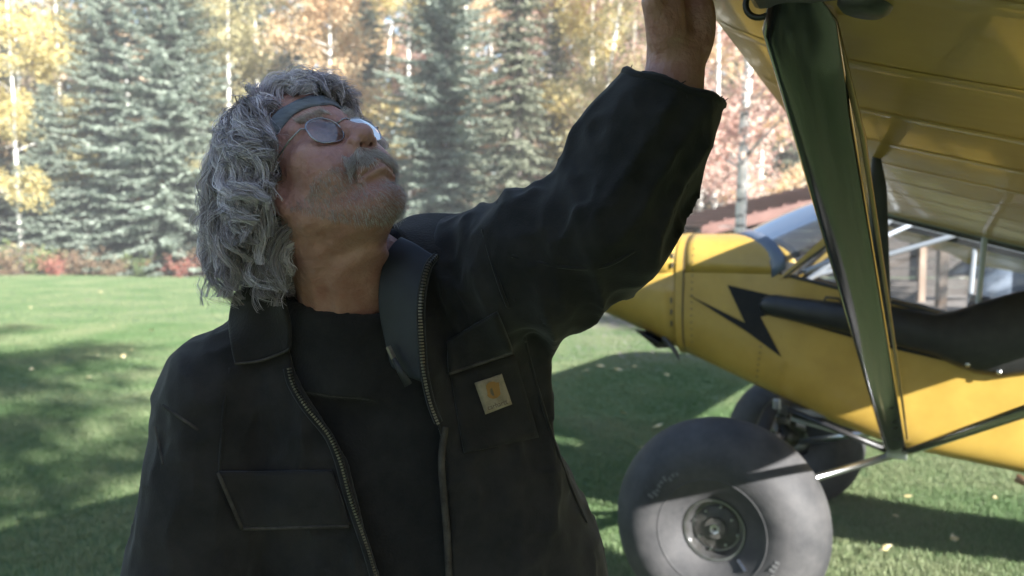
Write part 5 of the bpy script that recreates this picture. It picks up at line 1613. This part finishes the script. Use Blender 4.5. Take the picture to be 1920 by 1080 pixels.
# ------------------------------------------------------------------ hair, beard, headband, glasses
def hair_mat(name, stops):
    m = bpy.data.materials.new(name); m.use_nodes = True
    n, l = m.node_tree.nodes, m.node_tree.links
    b = n['Principled BSDF']; b.inputs['Roughness'].default_value = .42; b.inputs['Specular IOR Level'].default_value = .5
    g = n.new('ShaderNodeNewGeometry'); r_ = n.new('ShaderNodeValToRGB'); e = r_.color_ramp.elements
    e[0].position, e[0].color = stops[0][0], (*stops[0][1], 1); e[1].position, e[1].color = stops[-1][0], (*stops[-1][1], 1)
    for p, c in stops[1:-1]: k = e.new(p); k.color = (*c, 1)
    at_ = n.new('ShaderNodeAttribute'); at_.attribute_name = 'tone'
    l.new(at_.outputs['Fac'] if name == 'grey_hair' else g.outputs['Random Per Island'], r_.inputs[0]); l.new(r_.outputs[0], b.inputs['Base Color'])
    tr = n.new('ShaderNodeBsdfTranslucent'); l.new(r_.outputs[0], tr.inputs[0])
    mx = n.new('ShaderNodeMixShader'); mx.inputs[0].default_value = .25
    l.new(b.outputs[0], mx.inputs[1]); l.new(tr.outputs[0], mx.inputs[2]); l.new(mx.outputs[0], n['Material Output'].inputs[0])
    return m
M_hair = hair_mat('grey_hair', [(0.1, (.16, .13, .13)), (.35, (.38, .335, .35)), (.65, (.62, .56, .60)), (.92, (.88, .82, .87))])
M_beard = hair_mat('white_beard', [(0, (.30, .24, .20)), (.4, (.50, .45, .41)), (1, (.75, .71, .67))])
M_mous = hair_mat('moustache_hair', [(0, (.50, .40, .32)), (.5, (.70, .61, .53)), (1, (.85, .80, .74))])
rg = np.random.default_rng(41)
def ribbons(paths, radii):
    """hairs as flat strips, each turned its own way"""
    S, K_, _ = paths.shape
    t = np.gradient(paths, axis=1); t /= np.maximum(np.linalg.norm(t, axis=2, keepdims=True), 1e-9)
    rv = rg.normal(0, 1, (S, 1, 3)); a = np.cross(t, rv); a /= np.maximum(np.linalg.norm(a, axis=2, keepdims=True), 1e-9)
    v = np.stack([paths - a * radii[..., None], paths + a * radii[..., None]], 2).reshape(-1, 3)
    base = (np.arange(S)[:, None] * K_ + np.arange(K_ - 1)[None]).reshape(-1) * 2
    return v, np.stack([base, base + 1, base + 3, base + 2], 1)
Q = w2h(HEADV)
def scalp_mask(Q):
    f, l_, u = Q[:, 0], np.abs(Q[:, 1]), Q[:, 2]
    top = (u > .070) & (f < .090)
    side = (u > .004) & (f < .030 - .1 * np.clip(.04 - u, 0, 1)) & (l_ > .03)
    back = (u > -.055) & (f < -.028)
    return (top | side | back) & (l_ < .079)
cand = np.where(scalp_mask(Q))[0]
NG = 560
gi = rg.choice(cand, NG, replace=False)
ex = np.where((Q[:, 0] > -.02) & (Q[:, 0] < .058) & (Q[:, 1] < -.028) & (Q[:, 2] > .055) & (Q[:, 2] < .118))[0]
gi[:85] = rg.choice(ex, 85, replace=False)     # hair that falls over the temple and the band
ex = np.where((Q[:, 0] > .02) & (Q[:, 0] < .090) & (np.abs(Q[:, 1]) < .045) & (Q[:, 2] > .080))[0]
gi[85:165] = rg.choice(ex, 80, replace=False)    # fringe
P0 = HEADV[gi]; Q0 = Q[gi]
N0 = grad(head_sdf, P0, .004)
front = (Q0[:, 0] > .020) & (Q0[:, 2] > .079)
temple = (~front) & (Q0[:, 0] > -.03) & (Q0[:, 2] < .085)
K = 22
Lg = rg.uniform(.15, .23, NG) * np.where(Q0[:, 2] > .05, 1.15, .72)
Lg[front] = rg.uniform(.07, .12, front.sum())
Lg[temple] = rg.uniform(.07, .13, temple.sum())
layer = .003 + .016 * rg.uniform(0, 1, NG)
layer[front] = rg.uniform(.004, .016, front.sum())
layer[temple] = rg.uniform(.005, .018, temple.sum())
sf = (Q0[:, 0] > -.01) & (np.abs(Q0[:, 1]) > .035) & (Q0[:, 2] > .05)
front &= ~sf
layer[sf] = rg.uniform(.008, .018, sf.sum()); Lg[sf] = rg.uniform(.08, .13, sf.sum())
zlim = at(430, 560, 1.2)[2] + rg.uniform(0, 1, NG) ** 1.3 * .15
for run in (0, 1, 2):
    r2 = np.random.default_rng(8)
    G_ = np.zeros((NG, K, 3)); G_[:, 0] = P0 - N0 * .004
    dirv = N0 * .45 + r2.normal(0, .25, (NG, 3)) - HF * .3; dirv[front] += np.array([1.1, -.3, .1]); dirv /= np.linalg.norm(dirv, axis=1, keepdims=True)
    down = np.array([.18, .06, -1.0])
    for k in range(1, K):
        s = k / K
        tgt = down * (.45 + 1.0 * s) - HF * (.60 * (1 - s)) + N0 * (.30 * (1 - s) ** 2)
        tgt[temple] = down * 1.0 - HF * .25 + N0[temple] * .25 * (1 - s)
        tgt[sf] = down * .9 + HF * .38 + N0[sf] * .35 * (1 - s)
        tgt[front] = np.array([.9, -.35, .10 - .9 * s])[None] + N0[front] * .15 * (1 - s)
        tgt /= np.linalg.norm(tgt, axis=1, keepdims=True)
        dirv = dirv * .74 + tgt * .26 + r2.normal(0, .045, (NG, 3)); dirv /= np.linalg.norm(dirv, axis=1, keepdims=True)
        p = G_[:, k - 1] + dirv * (Lg / K)[:, None]
        hd = np.minimum(head_sdf(p), neck_sdf(p) - .002)
        need = layer * min(1, s * 4) + .003
        push = np.clip(need - hd, 0, .02)
        g = grad(lambda z: np.minimum(head_sdf(z), neck_sdf(z)), p, .004)
        p = p + g * push[:, None]
        jd = jacket_out(p); gj = grad(jacket_out, p, .006)
        p = p + gj * np.clip(.010 - jd, 0, .02)[:, None]
        G_[:, k] = p
    low = (G_[:, :, 2] < zlim[:, None])
    cutk = np.where(low.any(1), low.argmax(1), K)
    Lg = Lg * np.clip((cutk + 1.0) / K, .3, 1)
# comb the ones that would fall across the face back behind the temple
amp = rg.uniform(.003, .010, NG); wl = rg.uniform(.055, .11, NG); ph = rg.uniform(0, 6.28, NG)
t = np.gradient(G_, axis=1); t /= np.linalg.norm(t, axis=2, keepdims=True)
e1 = np.cross(t, np.array([.3, .8, .5])); e1 /= np.linalg.norm(e1, axis=2, keepdims=True); e2 = np.cross(t, e1)
arc = np.linspace(0, 1, K)[None] * Lg[:, None]
rampc = np.clip(arc / .05, 0, 1) * (.35 + 1.25 * np.linspace(0, 1, K)[None] ** 1.5)
thh = 2 * np.pi * arc / wl[:, None] + ph[:, None]
G_ = G_ + e1 * (np.sin(thh) * amp[:, None] * rampc)[..., None] + e2 * (np.cos(thh) * amp[:, None] * .8 * rampc)[..., None]
NS = 56
Ss, Rr, To = [], [], []
lockt = rg.random(NG)
for c in range(NS):
    a_ = rg.uniform(0, 6.28, NG); rad_ = np.sqrt(rg.uniform(0, 1, NG)) * rg.uniform(.004, .012, NG)
    wid = np.linspace(1.0, .30, K)[None] + .25 * np.sin(np.linspace(0, 3, K))[None]
    o1 = (np.cos(a_) * rad_)[:, None] * wid; o2 = (np.sin(a_) * rad_)[:, None] * wid
    sh = rg.normal(0, .5, NG)
    loose = c >= NS - 7
    wob = np.sin(thh * rg.uniform(.85, 1.2, NG)[:, None] + sh[:, None]) * (amp * .35)[:, None] * rampc
    if loose:
        pw = 2 * np.pi * arc / rg.uniform(.03, .08, NG)[:, None] + rg.uniform(0, 6.28, NG)[:, None]
        wob = np.sin(pw) * rg.uniform(.003, .008, NG)[:, None] * rampc; o2 = o2 + np.cos(pw) * rg.uniform(.003, .008, NG)[:, None] * rampc
    fr = (.0014 if not loose else .004) * rg.normal(0, 1, (NG, K)).cumsum(1) / math.sqrt(K)
    fly = (rg.uniform(0, 1, NG) > .86)[:, None] * np.linspace(0, 1, K)[None] ** 1.5 * rg.normal(0, .011, NG)[:, None]
    Ss.append(G_ + e1 * (o1 + wob + fr * 2 + fly)[..., None] + e2 * (o2 + fr + fly * .6)[..., None])
    To.append(.62 * lockt + .38 * rg.random(NG))
    Rr.append(np.linspace(1, .5, K)[None] * rg.uniform(.00042, .00072, NG)[:, None])
# loose curls that stand off the outline
oc = rg.choice(np.where(~front)[0], 120)
for c in range(9):
    wl2 = rg.uniform(.05, .075, 120); ph2 = rg.uniform(0, 6.28, 120) if c == 0 else ph2; am2 = rg.uniform(.008, .018, 120) if c == 0 else am2; wl0 = wl2 if c == 0 else wl0
    tt = 2 * np.pi * arc[oc] / wl0[:, None] + ph2[:, None]; rp = np.linspace(0, 1, K)[None] ** 1.6
    stand = N0[oc][:, None] * (np.linspace(0, 1, K)[None, :, None] * rg.uniform(.0, .022, 120)[:, None, None] if c == 0 else st0); st0 = stand if c == 0 else st0
    if c == 0: st0 = np.linspace(0, 1, K)[None, :, None] * rg.uniform(.0, .024, 120)[:, None, None]; stand = N0[oc][:, None] * st0
    j = rg.normal(0, .0022, (120, 1, 3)) + rg.normal(0, .0012, (120, K, 3)).cumsum(1) / 3
    Ss.append(G_[oc] + stand + e1[oc] * (np.sin(tt) * am2[:, None] * rp)[..., None] + e2[oc] * (np.cos(tt) * am2[:, None] * rp)[..., None] + j)
    Rr.append(np.linspace(1, .4, K)[None] * rg.uniform(.00035, .0006, 120)[:, None]); To.append(rg.random(120))
PS, RS = np.concatenate(Ss), np.concatenate(Rr)
# keep the face and the glasses clear
q = w2h(PS.reshape(-1, 3)).reshape(PS.shape)
onface = ((q[..., 0] > np.where(q[..., 2] > .0, .068, .034)) & (q[..., 2] < .064) & (q[..., 2] > -.12)).mean(1) > .05
onface |= (PS[:, :, 0].min(1) < at(372, 400, 1.15)[0]) | (PS[:, :, 2].min(1) < at(430, 588, 1.2)[2])
PS, RS, TS = PS[~onface], RS[~onface], np.concatenate(To)[~onface]
V, F = ribbons(PS + PINV, RS)
hair = make('hair', V, F, M_hair, person, smooth=True)
ta = hair.data.attributes.new('tone', 'FLOAT', 'POINT'); ta.data.foreach_set('value', np.repeat(TS, K * 2).astype(np.float32))
hair['label'] = 'long wavy grey hair falling to the collar'
# dense under-hair that fills the gaps near the scalp
def underhair(P):
    q = w2h(P)
    d = ell(q, (-.022, 0, .050), (.104, .090, .094))
    d = np.maximum(d, -ell(q, (.085, 0, -.02), (.075, .12, .105)))
    d = np.maximum(d, np.maximum(-.09 - q[:, 2], q[:, 0] - .035 - .05 * np.clip((q[:, 2] - .07) * 40, 0, 1)))
    d = np.maximum(d, -(ell(w2h(P), (-.002, -.085, -.012), (.026, .03, .04))))
    return d - .006 * vnoise(P * 60) + .003
V, F = surface(underhair, HO - .17, HO + .17, .005, .006)
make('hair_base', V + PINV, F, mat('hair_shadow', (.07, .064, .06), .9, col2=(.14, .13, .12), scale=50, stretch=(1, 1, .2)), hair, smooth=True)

def short_hair(name, mask, count, ln, rad_, dirfn, m, curve=.3):
    ids = np.where(mask)[0]
    i = rg.choice(ids, count)
    p = HEADV[i] + rg.normal(0, .001, (count, 3)); nrm = grad(head_sdf, p, .002)
    d0 = dirfn(w2h(p), nrm) + rg.normal(0, .16, (count, 3)); d0 /= np.linalg.norm(d0, axis=1, keepdims=True)
    L = rg.uniform(ln[0], ln[1], count)
    ks = np.linspace(0, 1, 5)
    path = p[:, None] - nrm[:, None] * .0008 + d0[:, None] * (ks[None, :, None] * L[:, None, None]) + np.array([0, 0, -1.0]) * (ks ** 2)[None, :, None] * (L * curve)[:, None, None]
    V, F = strands(path + PINV, np.linspace(1, .35, 5)[None] * rg.uniform(rad_ * .7, rad_ * 1.2, count)[:, None])
    return make(name, V, F, m, person, smooth=True)
f, l_, u = Q[:, 0], Q[:, 1], Q[:, 2]; al = np.abs(l_)
lips = (u < -.0575) & (u > -.082) & (al < .028) & (f > .08)
beard = (u < -.048 + .30 * np.clip(al - .045, 0, 1)) & (u > -.125) & (f > -.005) & ~lips & (f > .012 - .5 * (u + .05))
short_hair('beard', beard, 4200, (.003, .009), .00022, lambda q_, n_: n_ * .55 - HU * .75 + HF * .1, M_beard)
mous = (u < -.037) & (u > -.0600) & (al < .036) & (f > .074)
short_hair('moustache', mous, 1000, (.012, .021), .00032, lambda q_, n_: n_ * .6 - HU * .8 + HL * (np.sign(q_[:, 1]) * np.clip(np.abs(q_[:, 1]) / .03, .1, 1) * .7)[:, None], M_mous)
brow = (u > .027) & (u < .038) & (al > .012) & (al < .05) & (f > .06)
short_hair('eyebrow', brow, 500, (.006, .013), .00035, lambda q_, n_: n_ * .4 + HU * .35 + HL * (np.sign(q_[:, 1]) * .7)[:, None], M_mous, 0)

# headband round the skull, a little crumpled
G = []
for a_ in np.linspace(0, 2 * math.pi, 73):
    row = []
    for t_ in np.linspace(-1, 1, 7):
        uu = .056 + .020 * math.cos(a_) - .012 + t_ * .0110 + .002 * math.sin(a_ * 9 + t_)
        # radius from the skull outline
        rs = np.linspace(.05, .13, 60)
        Pp = h2w(np.stack([-.008 + rs * math.cos(a_), rs * math.sin(a_), np.full(60, uu)], 1))
        k = int(np.argmax(head_sdf(Pp) > 0))
        rr_ = rs[k] + .003 + .0015 * math.sin(t_ * 7 + a_ * 3) + .0012 * math.cos(t_ * 3.0)
        row.append(h2w((-.008 + rr_ * math.cos(a_), rr_ * math.sin(a_), uu)) + PINV)
    G.append(row)
MB().grid([list(map(tuple, r_)) for r_ in G]).build('headband', M_band, person, smooth=True, solid=.003, off=1)

# wire rimmed glasses
gl_ = empty('eyeglasses', (0, 0, 0)); gl_.parent = person
def lens_pt(s, a_, k=1.0, df=0.0):
    ca, sa = math.cos(a_), math.sin(a_)
    y = math.copysign(abs(ca) ** .82, ca) * .0255 * k; z = math.copysign(abs(sa) ** .82, sa) * .0195 * k
    return h2w((.0965 + df - .10 * abs(z) - .22 * max(0, y * 1.0) + .10 * z - .0025 * k * k * 0, s * (.0345 + y), .004 + z)) + PINV
for s in (-1, 1):
    ring = [lens_pt(s, a_) for a_ in np.linspace(0, 2 * math.pi, 41)]
    MB().tube(ring, .0010, 8, cap=False).build('lens_rim', M_wire, gl_, smooth=True)
    mb = MB(); mb.grid([[lens_pt(s, a_, k, .0025 * (1 - k * k)) for a_ in np.linspace(0, 2 * math.pi, 41)] for k in (0.001, .25, .5, .75, .985)])
    mb.build('lens', M_lens, gl_, smooth=True)
    hp = lens_pt(s, .25)
    MB().tube([hp, h2w((.090, s * .066, .012)) + PINV, h2w((.070, s * .0735, .013)) + PINV, h2w((.03, s * .079, .014)) + PINV, h2w((-.005, s * .081, .016)) + PINV, h2w((-.02, s * .079, .0)) + PINV], .0011, 6).build('temple_arm', M_wire, gl_, smooth=True)
MB().tube([lens_pt(-1, 2.75), h2w((.104, -.006, .012)) + PINV, h2w((.105, 0, .0135)) + PINV, h2w((.104, .006, .012)) + PINV, lens_pt(1, 2.75)], .0011, 6).build('bridge', M_wire, gl_, smooth=True)

# ------------------------------------------------------------------ haze volume added to lift the dark tones of the wood
hm = bpy.data.materials.new('haze'); hm.use_nodes = True
hn, hl_ = hm.node_tree.nodes, hm.node_tree.links
hn.remove(hn['Principled BSDF'])
pv = hn.new('ShaderNodeVolumePrincipled')
pv.inputs['Color'].default_value = (0.92, 0.93, 0.95, 1); pv.inputs['Density'].default_value = 0.0027; pv.inputs['Anisotropy'].default_value = 0.0
hl_.new(pv.outputs[0], hn['Material Output'].inputs['Volume'])
tag(MB().box((0, 0, 9.5), (406, 406, 21)).build('haze', hm), 'thin haze volume added to pale the wood', 'haze', kind='stuff')
